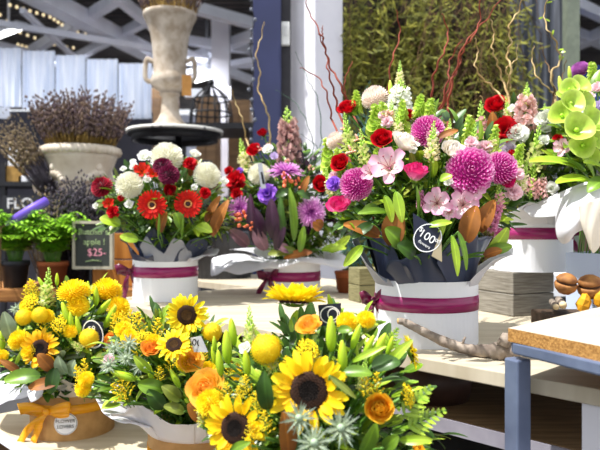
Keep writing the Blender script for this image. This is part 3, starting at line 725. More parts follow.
sheet(Rr, 150, 280, [(500, 205, .05), (503, 214, -.04), (516, 213, -.1), (530, 202, -.14), (548, 205, -.14), (556, 208, -.13)], paper_w, 'white paper collar on the box on the timber block', seed=15, wav=.003)
sheet(Rr, 270, 420, [(540, 205, -.14), (556, 205, -.12), (572, 200, -.05), (578, 196, .05), (560, 190, .1)], paper_w, 'white paper right of the box on the timber block', seed=16)
patch(E, [[(520, 208, .1), (536, 203, .04), (556, 194, -.02), (580, 184, -.07), (606, 176, -.1)], [(526, 212, .06), (542, 210, .0), (562, 205, -.06), (584, 198, -.1), (606, 192, -.1)], [(530, 217, .04), (545, 217, -.02), (562, 216, -.06), (584, 212, -.1), (606, 208, -.08)]], paper_w, 'broad white paper leaf reaching left under the green bells', 1)
patch(E, [[(556, 203, -.06), (570, 192, -.12), (588, 184, -.15), (612, 182, -.16)], [(555, 220, -.09), (566, 212, -.15), (586, 202, -.17), (612, 200, -.17)], [(557, 236, -.12), (566, 232, -.17), (582, 222, -.18), (612, 216, -.17)], [(562, 244, -.12), (569, 242, -.15), (580, 231, -.16), (612, 226, -.14)]], paper_w, 'white paper curling out over the pale blue box', 2)
patch(E, [[(578, 206, -.19), (592, 200, -.2), (612, 196, -.2)], [(582, 226, -.195), (592, 228, -.205), (610, 220, -.2)], [(589, 247, -.19), (594, 253, -.2), (604, 240, -.19)]], paper_cream, 'white paper corner pointing down at right edge', 3)

sheet(YA, 130, 245, [(-15, 378, .1), (-14, 404, -.02), (12, 402, -.1), (32, 394, -.14), (34, 403, -.16), (44, 390, -.15)], paper_w, 'white paper flap on left rim of the leftmost kraft box', seed=20, wav=.003, bulge=.02)
sheet(YA, 235, 315, [(48, 394, -.1), (56, 372, -.12), (66, 380, -.13), (78, 386, -.12), (90, 392, -.11)], paper_cream, 'cream paper peak behind the yellow bow of the leftmost kraft box', seed=21, wav=.003)
sheet(YA, 300, 400, [(84, 393, -.1), (94, 386, -.09), (110, 385, -.04), (118, 380, .06)], paper_w, 'white paper on right rim of the leftmost kraft box', seed=22)
sheet(YB, 150, 232, [(93, 386, .05), (97, 400, -.02), (106, 414, -.06), (120, 422, -.08), (134, 424, -.1), (150, 428, -.11)], paper_w, 'white paper point reaching left from the middle sunflower bouquet', seed=23, wav=.002, bulge=.015)
sheet(YB, 195, 275, [(112, 416, -.1), (124, 412, -.13), (134, 401, -.14), (150, 410, -.14), (172, 424, -.13), (194, 424, -.13)], paper_w, 'white folded paper above the bow of the middle sunflower bouquet', seed=24, wav=.004, bulge=.012)
sheet(YB, 265, 380, [(190, 424, -.13), (215, 420, -.12), (245, 415, -.08), (262, 405, .0)], paper_w, 'white paper behind the lower left sunflower', seed=25)
sheet(YC, 170, 370, [(220, 440, .03), (235, 452, -.06), (290, 462, -.12), (350, 460, -.12), (400, 450, -.05), (420, 440, .05)], paper_w, 'white paper collar under the front sunflowers', seed=26)
# ---------------------------------------------------------------- the red and white bouquet
b = 'the red and white bouquet'
F(L, 'mum_white', 129, 185, 27, f'white ball chrysanthemum at left side of {b}')
F(L, 'mum_white', 167, 157, 31, f'white ball chrysanthemum at the very top of {b}')
F(L, 'mum_white', 207, 175, 27, f'white ball chrysanthemum at right side of {b}')
F(L, 'gerbera', 152, 205, 30, 'red gerbera daisy, the left of two above the grey paper', face='cam')
F(L, 'gerbera', 188, 204, 29, 'red gerbera daisy, the right of two above the grey paper', face='cam')
F(L, 'rose_crimson', 170, 191, 16, 'small red rose between and above the two red gerberas', dd=-.01)
F(L, 'dahlia', 163, 167, 19, 'burgundy dahlia under the topmost white chrysanthemum', dd=-.01)
F(L, 'dahlia', 169, 175, 20, 'burgundy dahlia just above the small red rose', dd=-.025)
F(L, 'dahlia_red', 102, 187, 20, f'burgundy red dahlia hanging at far left of {b}')
F(L, 'alstro_red', 142, 171, 18, 'red alstroemeria right of the left white chrysanthemum')
F(L, 'alstro_red', 153, 174, 13, 'small red alstroemeria left of the burgundy dahlias')
F(L, 'carn_red', 190, 164, 15, 'red carnation between the top and right white chrysanthemums')
F(L, 'alstro_red', 109, 204, 13, 'red and orange alstroemeria below the far left dahlia')
F(L, 'carn_red', 113, 212, 13, f'red bloom at lower left of {b}')
F(L, 'carn_red', 121, 198, 7, 'tiny red bud below the left white chrysanthemum')
F(L, 'carn_red', 205, 193, 12, 'dark red bloom under the right white chrysanthemum')
F(L, 'lis_white', 145, 156, 16, 'white lisianthus left of the topmost chrysanthemum')
F(L, 'rose_white', 195, 154, 12, 'cream bud right of the topmost chrysanthemum')
F(L, 'lis_white', 134, 165, 8, 'small white bloom above the left white chrysanthemum')
F(L, 'lis_white', 147, 179, 9, 'small white bloom between left chrysanthemum and red gerbera')
F(L, 'lis_white', 224, 181, 10, f'small white bloom at right edge of {b}')
F(L, 'lis_white', 129, 204, 10, 'pale bloom below the left white chrysanthemum')
F(L, 'lis_white', 178, 150, 8, 'small white bloom on top right of the topmost chrysanthemum')
LF(L, 160, 232, 166, 212, 12, 'bronze', 'bronze leaf between the red gerberas', name='magnolia_leaf', dd=.02)
LF(L, 190, 176, 197, 160, 8, 'bronze', 'bronze leaf left of the right white chrysanthemum', name='magnolia_leaf', dd=.02)
LF(L, 212, 236, 228, 200, 13, 'bronze', f'tall bronze leaf at right side of {b}', name='magnolia_leaf')
LF(L, 206, 222, 220, 196, 9, 'bronze', f'smaller bronze leaf beside the tall one in {b}', name='magnolia_leaf', dd=.03)
LF(L, 120, 225, 100, 218, 14, 'bright', f'light green leaf hanging at left of {b}')
LF(L, 180, 228, 176, 213, 12, 'green', 'round green leaf below the red rose and gerberas', a=.6, b=.4)
LF(L, 196, 226, 212, 232, 12, 'bright', 'light green leaf below the right red gerbera')
LF(L, 138, 240, 120, 236, 10, 'bright', f'light green leaf over the left paper of {b}')
for x in (158, 182): LF(L, x, 238, x + 1, 214, 3, 'green', f'thin green stalk leaf below the {"left" if x < 170 else "right"} red gerbera')
filler(L, 'lis_white', 8, .022, 'tiny white filler bloom tucked between the leaves of the red and white bouquet')
mass(L, 420, ['green', 'dark', 'dark', 'olive'], 'leaves packed between the stems of the red and white bouquet')
fill(L, 34, ['green', 'bright', 'dark', 'green', 'olive'], k1=.92, L=.05, W=.022)

# ---------------------------------------------------------------- the purple bouquet
b = 'the purple bouquet'
S(Pp, 'stock_dusty', 287, 106, 290, 163, f'tall dusty pink flower spike at top of {b}', w=.68)
S(Pp, 'snap_cream', 240, 138, 247, 172, f'cream green snapdragon at upper left of {b}')
F(Pp, 'rose_crimson', 263, 133, 13, f'small red rose at the top of {b}')
F(Pp, 'rose_red', 254, 150, 16, f'red rose left of the tall dusty spike in {b}')
F(Pp, 'carn_red', 236, 181, 22, f'red carnation at left side of {b}')
F(Pp, 'carn_red', 237, 194, 13, f'small dark red bloom under the red carnation in {b}')
F(Pp, 'carn_red', 229, 171, 10, f'small red bloom at far left of {b}')
F(Pp, 'lis_white', 268, 149, 12, f'white lisianthus beside the tall dusty spike')
F(Pp, 'lis_white', 225, 180, 10, f'small white bloom at left edge of {b}', dd=-.02)
F(Pp, 'mum_white', 259, 174, 22, f'white chrysanthemum behind the silver plant pick', dd=.03)
F(Pp, 'lis_lilac', 274, 156, 9, 'pale lilac bloom under the white lisianthus')
F(Pp, 'spider', 286, 172, 38, f'lilac spider chrysanthemum seen from the side in {b}', face='up', sq=.8)
F(Pp, 'spider', 311, 212, 32, f'lilac spider chrysanthemum facing out at right of {b}', face='cam')
F(Pp, 'spider', 240, 209, 28, f'lilac spider chrysanthemum at lower left of {b}')
F(Pp, 'carn_violet', 268, 194, 21, f'violet carnation in the middle of {b}')

F(Pp, 'carn_violet', 240, 171, 8, 'tiny violet bloom by the red carnation')
F(Pp, 'rose_red', 321, 184, 19, f'dark red rose at right side of {b}')

F(Pp, 'berry_orange', 287, 179, 20, 'orange berries under the side on spider chrysanthemum', dd=-.03)
F(Pp, 'berry_orange', 299, 183, 12, 'few orange berries left of the dark red rose', dd=-.02)
F(Pp, 'berry_orange', 243, 218, 20, f'orange berries at lower left of {b}', dd=-.03)
F(Pp, 'berry_orange', 250, 226, 13, 'orange berries lowest over the white paper', dd=-.04)
for i, (x0, y0, x1, y1, w, m, lab) in enumerate([
    (274, 240, 271, 199, 14, 'plum', 'deep plum leaf standing below the violet carnation'), (264, 238, 255, 208, 10, 'plum', 'deep plum leaf left of the tallest plum leaf'),
    (276, 250, 284, 214, 11, 'plum', 'narrow plum leaf right of the tallest plum leaf'), (255, 244, 250, 194, 10, 'plum', 'plum leaf beside the orange berries'),
    (266, 250, 254, 228, 14, 'mauve', 'dusky mauve leaf low in the purple bouquet'), (248, 246, 230, 230, 14, 'mauve', 'dusky mauve leaf at far lower left of the purple bouquet'),
    (290, 252, 276, 246, 11, 'mauve', 'dusky mauve leaf above the white paper'),
    (294, 240, 290, 188, 9, 'green', 'long green leaf right of the plum leaves'), (285, 236, 280, 196, 8, 'dark', 'long dark green leaf right of the plum leaves'),
    (300, 252, 304, 226, 8, 'green', 'green leaf under the outward facing spider chrysanthemum'), (322, 228, 313, 222, 13, 'bronze', 'bronze leaf under the spider chrysanthemum'),
    (300, 196, 309, 176, 8, 'bronze', 'bronze leaf right of the orange berries'), (295, 250, 268, 254, 10, 'olive', 'olive yellow leaf lying on the white paper at left'),
    (312, 252, 284, 258, 9, 'bronze', 'bronze leaf lying on the white paper at right'), (225, 215, 214, 226, 10, 'bronze', 'bronze leaf at left edge of the purple bouquet'),
    (330, 252, 350, 236, 9, 'bright', 'bright leaf at lower right of the purple bouquet'), (322, 250, 346, 248, 10, 'bright', 'bright leaf lowest at right of the purple bouquet'),
    (310, 198, 297, 192, 10, 'dark', 'dark leaf behind the orange berries'), (276, 196, 290, 190, 9, 'dark', 'dark leaf right of the violet carnation')]):
    LF(Pp, x0, y0, x1, y1, w, m, lab, name='cordyline_leaf' if m in ('plum', 'mauve') else 'leaf', dd=-.02)
for (x, y, x1, y1, lab) in ((334, 190, 330, 172, 'left'), (343, 192, 341, 168, 'right')): LF(Pp, x, y, x1, y1, 8, 'bright', f'lime leaf left of the pink chrysanthemum, the {lab} of two')
filler(Pp, 'berry_pink', 6, .03, 'small peach berry cluster tucked between the leaves of the purple bouquet')
mass(Pp, 480, ['dark', 'dark', 'green', 'plum'], 'leaves packed between the stems of the purple bouquet')
fill(Pp, 34, ['dark', 'green', 'green', 'olive', 'bright'], k1=.86, L=.055, W=.02)

# ---------------------------------------------------------------- the pink bouquet
b = 'the pink bouquet'
F(K, 'mum_blush', 375, 98, 27, f'blush white chrysanthemum at upper left of {b}')
F(K, 'mum_blush', 336, 141, 20, f'blush white chrysanthemum at far left of {b}')
F(K, 'rose_red', 347, 108, 21, f'red rose at upper left of {b}')
F(K, 'rose_red', 382, 139, 23, f'red rose left of the cream rose in {b}')
F(K, 'rose_red', 340, 163, 21, f'red rose at far left of {b}')
F(K, 'rose_red', 408, 116, 16, 'red rose right of the white flower spike', dd=.03)
F(K, 'rose_cream', 405, 142, 31, f'large cream rose in the centre of {b}', face=(.5, -.6, .9))
F(K, 'rose_cream', 453, 150, 26, f'cream white rose above the biggest pink chrysanthemum', face='side')
F(K, 'mum_pink', 428, 131, 33, f'pink chrysanthemum at the upper middle of {b}', dd=.02)
F(K, 'rose_hot', 339, 205, 27, f'hot pink rose with white base lowest at left of {b}', face=(-.35, -.7, .8), dd=-.01)
F(K, 'carn_violet', 334, 184, 16, f'violet bloom below the far left red rose of {b}', dd=-.01)
F(K, 'mum_pink', 356, 184, 33, f'pink chrysanthemum at left side of {b}')
F(K, 'mum_pink', 470, 171, 47, f'biggest pink chrysanthemum, at right of {b}', face='cam')
F(K, 'mum_pink', 501, 168, 33, f'pink chrysanthemum right of the biggest one')
F(K, 'carn_magenta', 507, 180, 18, f'magenta bloom at right edge of {b}')
F(K, 'alstro_pink', 389, 167, 41, f'large pale pink open alstroemeria left of the hot pink rose')
F(K, 'alstro_pink', 371, 173, 22, 'pale pink alstroemeria right of the left pink chrysanthemum')
F(K, 'rose_hot', 416, 172, 27, f'hot pink rose with white base in the middle of {b}', face=(.05, -.45, 1), sq=1.3, dd=-.01)
F(K, 'alstro_pink', 437, 203, 31, f'pale pink alstroemeria above the price tag', face='cam')
F(K, 'alstro_pink', 463, 205, 31, f'pale pink alstroemeria right of the price tag', face='cam')
F(K, 'alstro_pink', 472, 192, 26, 'pale pink alstroemeria under the biggest pink chrysanthemum')
F(K, 'alstro_pink', 449, 212, 18, 'lowest pale pink alstroemeria above the navy paper', face='cam')
F(K, 'carn_pink', 513, 192, 20, f'pale pink bloom at right edge of {b}')
F(K, 'carn_pink', 471, 146, 17, 'pale pink bloom above the biggest pink chrysanthemum', dd=.03)
F(K, 'carn_pink', 485, 148, 17, 'pale pink bloom left of the lilac rose', dd=.03)
F(K, 'lis_white', 448, 181, 11, 'small white bloom left of the biggest pink chrysanthemum')
F(K, 'lis_white', 413, 150, 9, 'small cream bloom under the cream rose')
S(K, 'snap_white', 401, 78, 399, 120, 'white flower spike beside the blush chrysanthemum', w=.95)
S(K, 'snap_cream', 400, 60, 400, 88, 'green bud tip above the white flower spike', w=.8)
S(K, 'snap_cream', 434, 120, 431, 162, 'cream green snapdragon in front of the upper pink chrysanthemum', dd=-.02, w=.9)
S(K, 'snap_yellow', 344, 112, 352, 158, f'cream green snapdragon at left of {b}', w=.8)
S(K, 'snap_yellow', 360, 128, 366, 166, f'cream green snapdragon left of the big alstroemeria', w=.8)
S(K, 'bells', 375, 104, 374, 133, 'lime green bells under the blush chrysanthemum', w=1.1)
S(K, 'bells', 421, 94, 418, 119, 'lime green bells left of two behind the upper pink chrysanthemum', w=1.1)
S(K, 'bells', 431, 98, 429, 121, 'lime green bells right of two behind the upper pink chrysanthemum', w=1.1)
S(K, 'bells', 356, 90, 357, 112, 'lime green bells right of the upper left red rose', w=1.1)
S(K, 'bells', 326, 138, 329, 172, f'lime green bells at far left edge of {b}', w=.9)
S(K, 'snap_cream', 450, 118, 449, 142, 'small green snapdragon above the cream white rose', w=.8)
S(K, 'bells', 376, 148, 376, 172, 'lime green bells below the red rose by the cream rose', w=.8)
BUD(K, 391, 97, 390, 80, 'upright lime bud right of the blush chrysanthemum', kind='lilybud_pale')
F(K, 'berry_pink', 388, 116, 15, 'peach berries under the white flower spike')
F(K, 'berry_pink', 350, 150, 14, f'peach berries at left side of {b}')
F(K, 'berry_pink', 345, 128, 12, 'peach berries below the upper left red rose')
F(K, 'berry_pink', 357, 138, 12, 'peach berries right of the far left chrysanthemum')
S(K, 'stock_rose', 500, 196, 486, 228, f'rose pink flower spike low at right of {b}', w=.85)
S(K, 'snap_pink', 498, 180, 500, 210, 'pale pink snapdragon under the right pink chrysanthemum', w=.9)
S(K, 'stock_rose', 420, 186, 421, 208, 'thin pink flower spike left of the price tag', w=.6)
for (x0, y0, x1, y1, w, m, lab) in [
    (380, 236, 344, 224, 17, 'bronze', 'bronze magnolia leaf pointing left above the navy paper'), (392, 246, 398, 208, 24, 'bronze', 'upright bronze magnolia leaf left of the price tag'),
    (466, 242, 476, 206, 21, 'bronze', 'bronze magnolia leaf under the biggest pink chrysanthemum'), (480, 232, 494, 200, 17, 'bronze', 'bronze magnolia leaf right of the pale alstroemerias'),
    (484, 256, 502, 250, 11, 'bronze', 'bronze leaf lowest at right of the pink bouquet'), (438, 138, 458, 130, 8, 'bronze', 'small bronze leaf above the cream white rose')]:
    LF(K, x0, y0, x1, y1, w, m, lab, name='magnolia_leaf', dd=-.015)
for (x0, y0, x1, y1, w, m, lab, dd) in [
    (402, 246, 386, 228, 20, 'green', 'broad green leaf left of the price tag', -.03), (414, 256, 398, 244, 20, 'dark', 'broad dark leaf lowest left of the price tag', -.04),
    (378, 208, 362, 212, 12, 'green', 'green leaf under the left pink chrysanthemum', -.01), (385, 196, 392, 222, 10, 'bright', 'bright leaf hanging left of the bronze leaves', -.02),
    (396, 192, 402, 222, 11, 'bright', 'bright leaf hanging above the upright bronze leaf', -.025), (362, 246, 344, 266, 11, 'bright', 'bright leaf drooping past the grey paper', -.03),
    (452, 236, 458, 276, 8, 'bright', 'long bright leaf drooping over the navy paper', -.065), (458, 232, 467, 270, 7, 'green', 'narrow green leaf drooping over the navy paper', -.065),
    (428, 226, 452, 222, 8, 'bright', 'bright leaf curling right of the price tag', -.03), (438, 240, 446, 220, 6, 'bright', 'upright leaf right of the price tag', -.03),
    (440, 180, 452, 176, 10, 'bright', 'bright leaf right of the hot pink rose', -.02), (388, 212, 358, 213, 9, 'green', 'long green leaf pointing left of the pink bouquet', -.01),
    (490, 252, 508, 228, 14, 'bright', 'bright leaf at lower right of the pink bouquet', 0), (486, 252, 512, 246, 12, 'green', 'green leaf at lower right of the pink bouquet', -.01),
    (365, 236, 350, 222, 14, 'green', 'green leaf at left over the grey paper', -.02), (372, 224, 352, 238, 12, 'dark', 'dark leaf at far left of the pink bouquet', -.02),
    (418, 215, 417, 186, 4, 'green', 'thin green stalk leaf under the hot pink rose', -.02)]:
    LF(K, x0, y0, x1, y1, w, m, lab, dd=dd)
filler(K, 'bells', 9, .06, 'small lime bell spike tucked between the flowers of the pink bouquet', spike=True, zlo=.3)
filler(K, 'snap_cream', 9, .06, 'small cream snapdragon tucked between the flowers of the pink bouquet', spike=True, zlo=.2)
filler(K, 'carn_pink', 7, .026, 'tiny pale pink bloom tucked between the flowers of the pink bouquet')
mass(K, 620, ['green', 'dark', 'dark', 'bright'], 'leaves packed between the stems of the pink bouquet', L=.04, W=.015)
fill(K, 50, ['green', 'bright', 'bright', 'dark', 'olive'], k1=.9, L=.04, W=.015, zmin=-.05)

# ---------------------------------------------------------------- the bouquet on the timber block
b = 'the bouquet on the timber block'
F(Rr, 'rose_red', 496, 105, 24, 'red rose behind the pale curly twigs', dd=.02)
F(Rr, 'carn_red', 505, 131, 30, 'big red bloom right of the green snapdragon')
F(Rr, 'carn_red', 512, 158, 18, 'dark red bloom right of the pink chrysanthemums')
F(Rr, 'carn_red', 558, 139, 11, 'small red bloom left of the big green bells')
F(Rr, 'carn_white', 518, 134, 22, 'white carnation below the pink flower spike')
F(Rr, 'carn_white', 546, 120, 22, 'white carnation left of the big green bells')
F(Rr, 'rose_lilac', 506, 153, 24, 'pale lilac rose at left of the timber block bouquet')
S(Rr, 'stock_pink', 527, 86, 525, 130, 'pale pink flower spike right of the red roses', w=.85)
S(Rr, 'snap_cream', 527, 82, 527, 106, 'green snapdragon tip above the pale pink spike', dd=-.03)
S(Rr, 'snap_pink', 481, 100, 481, 142, 'tall cream green snapdragon left of the red roses', w=.9)
S(Rr, 'snap_yellow', 540, 122, 532, 172, 'cream green snapdragon in the middle of the timber block bouquet', w=.8)
S(Rr, 'snap_pink', 536, 165, 530, 196, 'peach pink snapdragon lowest in the timber block bouquet', w=.9)
S(Rr, 'stock_pink', 543, 172, 541, 198, 'peach pink flower spike lowest above the white paper', w=.7)
F(Rr, 'carn_pink', 520, 184, 15, 'pale peach bloom left of the lowest snapdragon')
F(Rr, 'lis_white', 544, 140, 12, 'small white bloom right of the middle snapdragon')
F(Rr, 'lis_white', 552, 188, 14, 'cream bloom under the large bright leaf')
LF(Rr, 494, 140, 492, 112, 12, 'bronze', 'bronze leaf behind the red roses on the block', name='magnolia_leaf')
LF(Rr, 510, 112, 514, 92, 6, 'dark', 'dark leaf between red rose and pink spike', dd=.03)
filler(Rr, 'snap_cream', 7, .07, 'small cream snapdragon tucked into the timber block bouquet', spike=True, zlo=.2)
filler(Rr, 'lis_white', 6, .025, 'tiny white bloom tucked into the timber block bouquet')
mass(Rr, 320, ['green', 'dark'], 'leaves packed between the stems of the timber block bouquet', zmin=0)
fill(Rr, 26, ['green', 'bright', 'dark', 'green', 'olive'], k1=.88, L=.045, W=.018, zmin=0)

# ---------------------------------------------------------------- the bouquet with the big green bells, at right edge
bell_m = C_['bells'][1][0]
def big_bells(label, pts, tip):
    foot = E.foot(); root = empty('bells_of_ireland', foot, label, 'flower')
    for (x, y, dia, fx, fz, dd) in pts:
        d = 1.42 + dd; p = P(x, y, d); r_ = dia / 2 / FPX * d; mb = MB(); f = V((fx, -1, fz)).normalized(); cup(mb, V((0, 0, 0)), f, r_ / 1.12, rng); q = part('bell', mb, bell_m, root); q.matrix_basis = Matrix.Translation(p - f * r_ * .6 - foot)
    mb = MB(); t = P(*tip) - foot; tube(mb, bez(V((0, 0, 0)), V((0, 0, t.z * .6)), t, 8), [.004] * 5 + [.003] * 4, 6); part('stalk', mb, G['stem'], root)
big_bells('tall stalk of large lime green bells at right edge', [(569, 87, 20, -.5, .5, 0), (581, 84, 22, .3, .6, .01), (573, 101, 26, .1, .3, -.03), (561, 113, 26, -.6, .4, -.02), (588, 100, 22, .7, .3, 0), (564, 93, 14, -.8, .9, .02)], (577, 92, 1.46))
big_bells('lower stalk of large lime green bells at right edge', [(579, 127, 32, .0, .35, -.05), (595, 119, 30, .4, .5, -.02), (583, 145, 26, -.4, .0, -.04), (600, 138, 26, .5, .1, -.03), (592, 157, 18, .1, -.3, -.02)], (592, 125, 1.46))
F(E, 'mum_purple', 580, 70, 19, 'purple chrysanthemum at top right edge', dd=.06)
BUD(E, 562, 94, 559, 76, 'pointed lime bud left of the large bells', kind='lilybud_pale')
BUD(E, 570, 80, 569, 66, 'pointed lime bud left of the purple chrysanthemum', kind='lilybud_pale')
S(E, 'bells', 592, 62, 593, 86, 'small green bells right of the purple chrysanthemum', w=1.1, dd=.05)
F(E, 'carn_pink', 589, 97, 12, 'small pink bud between the two bell stalks', dd=.02)
F(E, 'carn_pink', 597, 88, 13, 'pink bud at right edge above the lower bells', dd=.02)
F(E, 'lis_lilac', 600, 106, 14, 'pale lilac bloom at right edge')
F(E, 'alstro_pink', 563, 148, 20, 'pale pink lily left of the lower bells', dd=.02)
for (x0, y0, x1, y1, w, m, lab, dd) in [
    (586, 172, 530, 160, 21, 'bright', 'largest bright leaf pointing left under the bells', -.03), (592, 182, 556, 182, 18, 'bright', 'bright leaf lying on the white paper', -.03),
    (594, 180, 574, 148, 14, 'bright', 'bright leaf under the lower bells', -.02), (606, 178, 588, 192, 16, 'green', 'green leaf at right edge over white paper', -.04),
    (588, 178, 562, 158, 14, 'green', 'green leaf behind the largest bright leaf', .0), (604, 170, 584, 162, 14, 'bright', 'bright leaf at right edge beside the bells', -.03)]:
    LF(E, x0, y0, x1, y1, w, m, lab, dd=dd, up=(0, -.6, 1))
mass(E, 220, ['green', 'bright'], 'leaves packed under the large green bells', zmin=0)
fill(E, 14, ['green', 'bright', 'dark'], k1=.8, L=.05, W=.022, zmin=0)

# ---------------------------------------------------------------- leftmost sunflower bouquet
b = 'the leftmost sunflower bouquet'
F(YA, 'sunflower_gold', 40, 349, 40, f'gold sunflower with dark eye in {b}', face=(-.15, -1, .35))
F(YA, 'mum_yellow', 74, 293, 30, f'yellow daisy chrysanthemum at top of {b}', face='up')
F(YA, 'mum_yellow', 107, 291, 28, f'yellow daisy chrysanthemum at upper right of {b}', face='up', dd=.04)
F(YA, 'mum_yellow', 78, 306, 20, f'yellow bloom under the topmost daisy chrysanthemum')
F(YA, 'mum_yellow', 19, 340, 20, f'yellow bloom left of the gold sunflower', face='side')
F(YA, 'mum_yellow', 30, 352, 16, 'golden bloom below left of the gold sunflower')
F(YA, 'rose_orange', 113, 341, 20, f'yellow orange rose right of the small tag', face='cam')
F(YA, 'mum_yellow', 120, 325, 20, f'yellow bloom at right edge of {b}', dd=.03)
F(YA, 'mum_yellow', 118, 308, 22, 'yellow bloom below the upper right daisy chrysanthemum', dd=.03)
F(YA, 'pompom', 24, 317, 18, f'yellow pompom, the left of two in {b}')
F(YA, 'pompom', 40, 315, 18, f'yellow pompom, the right of two at upper left of {b}', dd=-.01)
F(YA, 'pompom', 89, 338, 21, 'yellow pompom in front of the small oval tag', dd=-.03)
F(YA, 'yarrow', 31, 302, 18, f'yellow yarrow above the two pompoms')
F(YA, 'yarrow', 59, 325, 18, f'yellow yarrow in the middle of {b}')
F(YA, 'thistle', 16, 309, 16, 'grey green sea holly left of the yellow yarrow', dd=.02)
S(YA, 'snap_yellow', 49, 267, 46, 308, f'cream snapdragon standing tallest in {b}', w=1.0)
S(YA, 'snap_yellow', 66, 338, 82, 350, f'cream snapdragon leaning below the pompom', w=.9)
for (x0, y0, x1, y1, lab) in [(45, 290, 38, 277, 'left of the tallest snapdragon'), (57, 286, 57, 273, 'right of the tallest snapdragon'), (88, 296, 88, 281, 'between the two daisy chrysanthemums'), (96, 306, 96, 286, 'under the upper right daisy chrysanthemum'),
                              (97, 315, 111, 299, 'leaning right, the upper of two'), (105, 328, 116, 305, 'leaning right, the lower of two'), (70, 326, 62, 302, 'left of the yellow bloom centre'), (78, 312, 74, 294, 'in front of the topmost daisy chrysanthemum'),
                              (80, 334, 76, 316, 'left of the oval tag'), (72, 330, 70, 312, 'right of the yarrow'), (20, 344, 18, 326, 'below the left pompom'), (3, 350, 1, 330, 'at left edge of photo'), (16, 364, 22, 350, 'below the yellow bloom at left')]:
    BUD(YA, x0, y0, x1, y1, f'green lily bud {lab} in {b}')
for (x0, y0, x1, y1, w, m, lab) in [(40, 376, 4, 380, 17, 'green', 'broad green leaf at lower left'), (55, 368, 50, 394, 14, 'dark', 'dark leaf hanging over the kraft box'), (58, 382, 28, 388, 13, 'bronze', 'bronze leaf above the white paper'), (52, 370, 38, 354, 14, 'bronze', 'bronze leaf under the gold sunflower'),
                                    (20, 372, 0, 360, 8, 'bronze', 'narrow bronze leaf at left edge'), (66, 374, 58, 356, 14, 'grey', 'eucalyptus leaf right of the gold sunflower'), (72, 376, 74, 360, 14, 'grey', 'eucalyptus leaf beside the sunflower leaf'), (12, 340, 4, 312, 15, 'grey', 'eucalyptus leaf at upper left')]:
    LF(YA, x0, y0, x1, y1, w, m, f'{lab} of {b}', dd=-.02)
filler(YA, 'mum_yellow', 7, .03, 'small yellow bloom tucked into the leftmost sunflower bouquet')
filler(YA, 'solidago', 12, .06, 'small goldenrod spray tucked into the leftmost sunflower bouquet', spike=True)
filler(YA, 'lilybud', 8, .022, 'small green bud tucked into the leftmost sunflower bouquet')
mass(YA, 560, ['green', 'dark', 'bright', 'dark'], 'leaves packed between the stems of the leftmost sunflower bouquet', L=.04, W=.015)
fill(YA, 44, ['bright', 'green', 'bright', 'dark', 'grey', 'olive'], k1=.9, L=.045, W=.016, zmin=.05)

# ---------------------------------------------------------------- middle sunflower bouquet
b = 'the middle sunflower bouquet'
F(YB, 'sunflower_pale', 187, 315, 42, f'yellow sunflower standing highest in {b}', face=(-.1, -1, .15), dd=-.01)
F(YB, 'sunflower_pale', 174, 345, 35, 'yellow sunflower below the highest sunflower', face=(0, -.9, .8), dd=-.03)
F(YB, 'rose_orange', 151, 348, 22, f'orange rose left of the lower small sunflower', face='side')
F(YB, 'rose_peach', 191, 361, 27, f'orange peach rose at right of {b}')
F(YB, 'pompom', 212, 332, 21, f'yellow pompom right of the highest sunflower')
S(YB, 'solidago', 137, 312, 138, 346, f'yellow goldenrod at upper left of {b}', w=1.2)
S(YB, 'solidago', 158, 318, 156, 342, f'yellow goldenrod left of the highest sunflower', w=1.2)
S(YB, 'solidago', 126, 330, 130, 352, f'yellow goldenrod right of the orange yellow rose', w=1.2)
S(YB, 'solidago', 120, 376, 132, 402, f'yellow goldenrod low over the white paper', w=1.2)
S(YB, 'solidago', 112, 384, 128, 404, f'yellow goldenrod lowest at left over the white paper', w=1.2)
S(YB, 'solidago', 160, 366, 158, 386, f'yellow goldenrod in the middle of {b}', w=1.2)
F(YB, 'yarrow', 143, 338, 16, 'yellow yarrow left of the orange rose')
F(YB, 'carn_pink', 109, 360, 12, 'peach bloom behind the left sea holly')
for (x, y, lab) in ((114, 348, 'uppermost left'), (129, 344, 'uppermost right'), (109, 365, 'lowest left'), (140, 366, 'lowest right'), (126, 358, 'middle')):
    F(YB, 'thistle', x, y, 22, f'grey green sea holly, {lab} of five beside the orange rose', dd=-.02)
BUD(YB, 180, 388, 170, 369, f'yellow green lily bud under the lower sunflower in {b}')
BUD(YB, 136, 380, 110, 371, f'yellow green lily bud lying level in {b}')
BUD(YB, 216, 366, 212, 346, 'green lily bud below the right pompom')
BUD(YB, 152, 380, 148, 362, 'green lily bud below the orange rose')
for (x0, y0, x1, y1, w, m, lab) in [(164, 390, 138, 384, 17, 'green', 'broad green leaf in the middle'), (164, 408, 148, 390, 16, 'dark', 'broad dark leaf above the white paper'), (180, 400, 162, 386, 14, 'olive', 'olive leaf right of the broad leaves'), (184, 412, 164, 406, 12, 'olive', 'olive leaf lowest above the paper'),
                                    (206, 420, 188, 404, 16, 'bronze', 'bronze leaf left of the lower left sunflower'), (150, 372, 134, 356, 10, 'bright', 'bright leaf above the sea hollies')]:
    LF(YB, x0, y0, x1, y1, w, m, f'{lab} of {b}', dd=-.02)
filler(YB, 'mum_yellow', 8, .03, 'small yellow bloom tucked into the middle sunflower bouquet')
filler(YB, 'solidago', 16, .05, 'small goldenrod spray tucked into the middle sunflower bouquet', spike=True)
mass(YB, 560, ['green', 'bright', 'olive', 'dark'], 'leaves packed between the stems of the middle sunflower bouquet', L=.034, W=.013, zmin=.1)
fill(YB, 42, ['bright', 'green', 'olive', 'dark', 'bright'], k1=.88, L=.034, W=.012, zmin=.18)

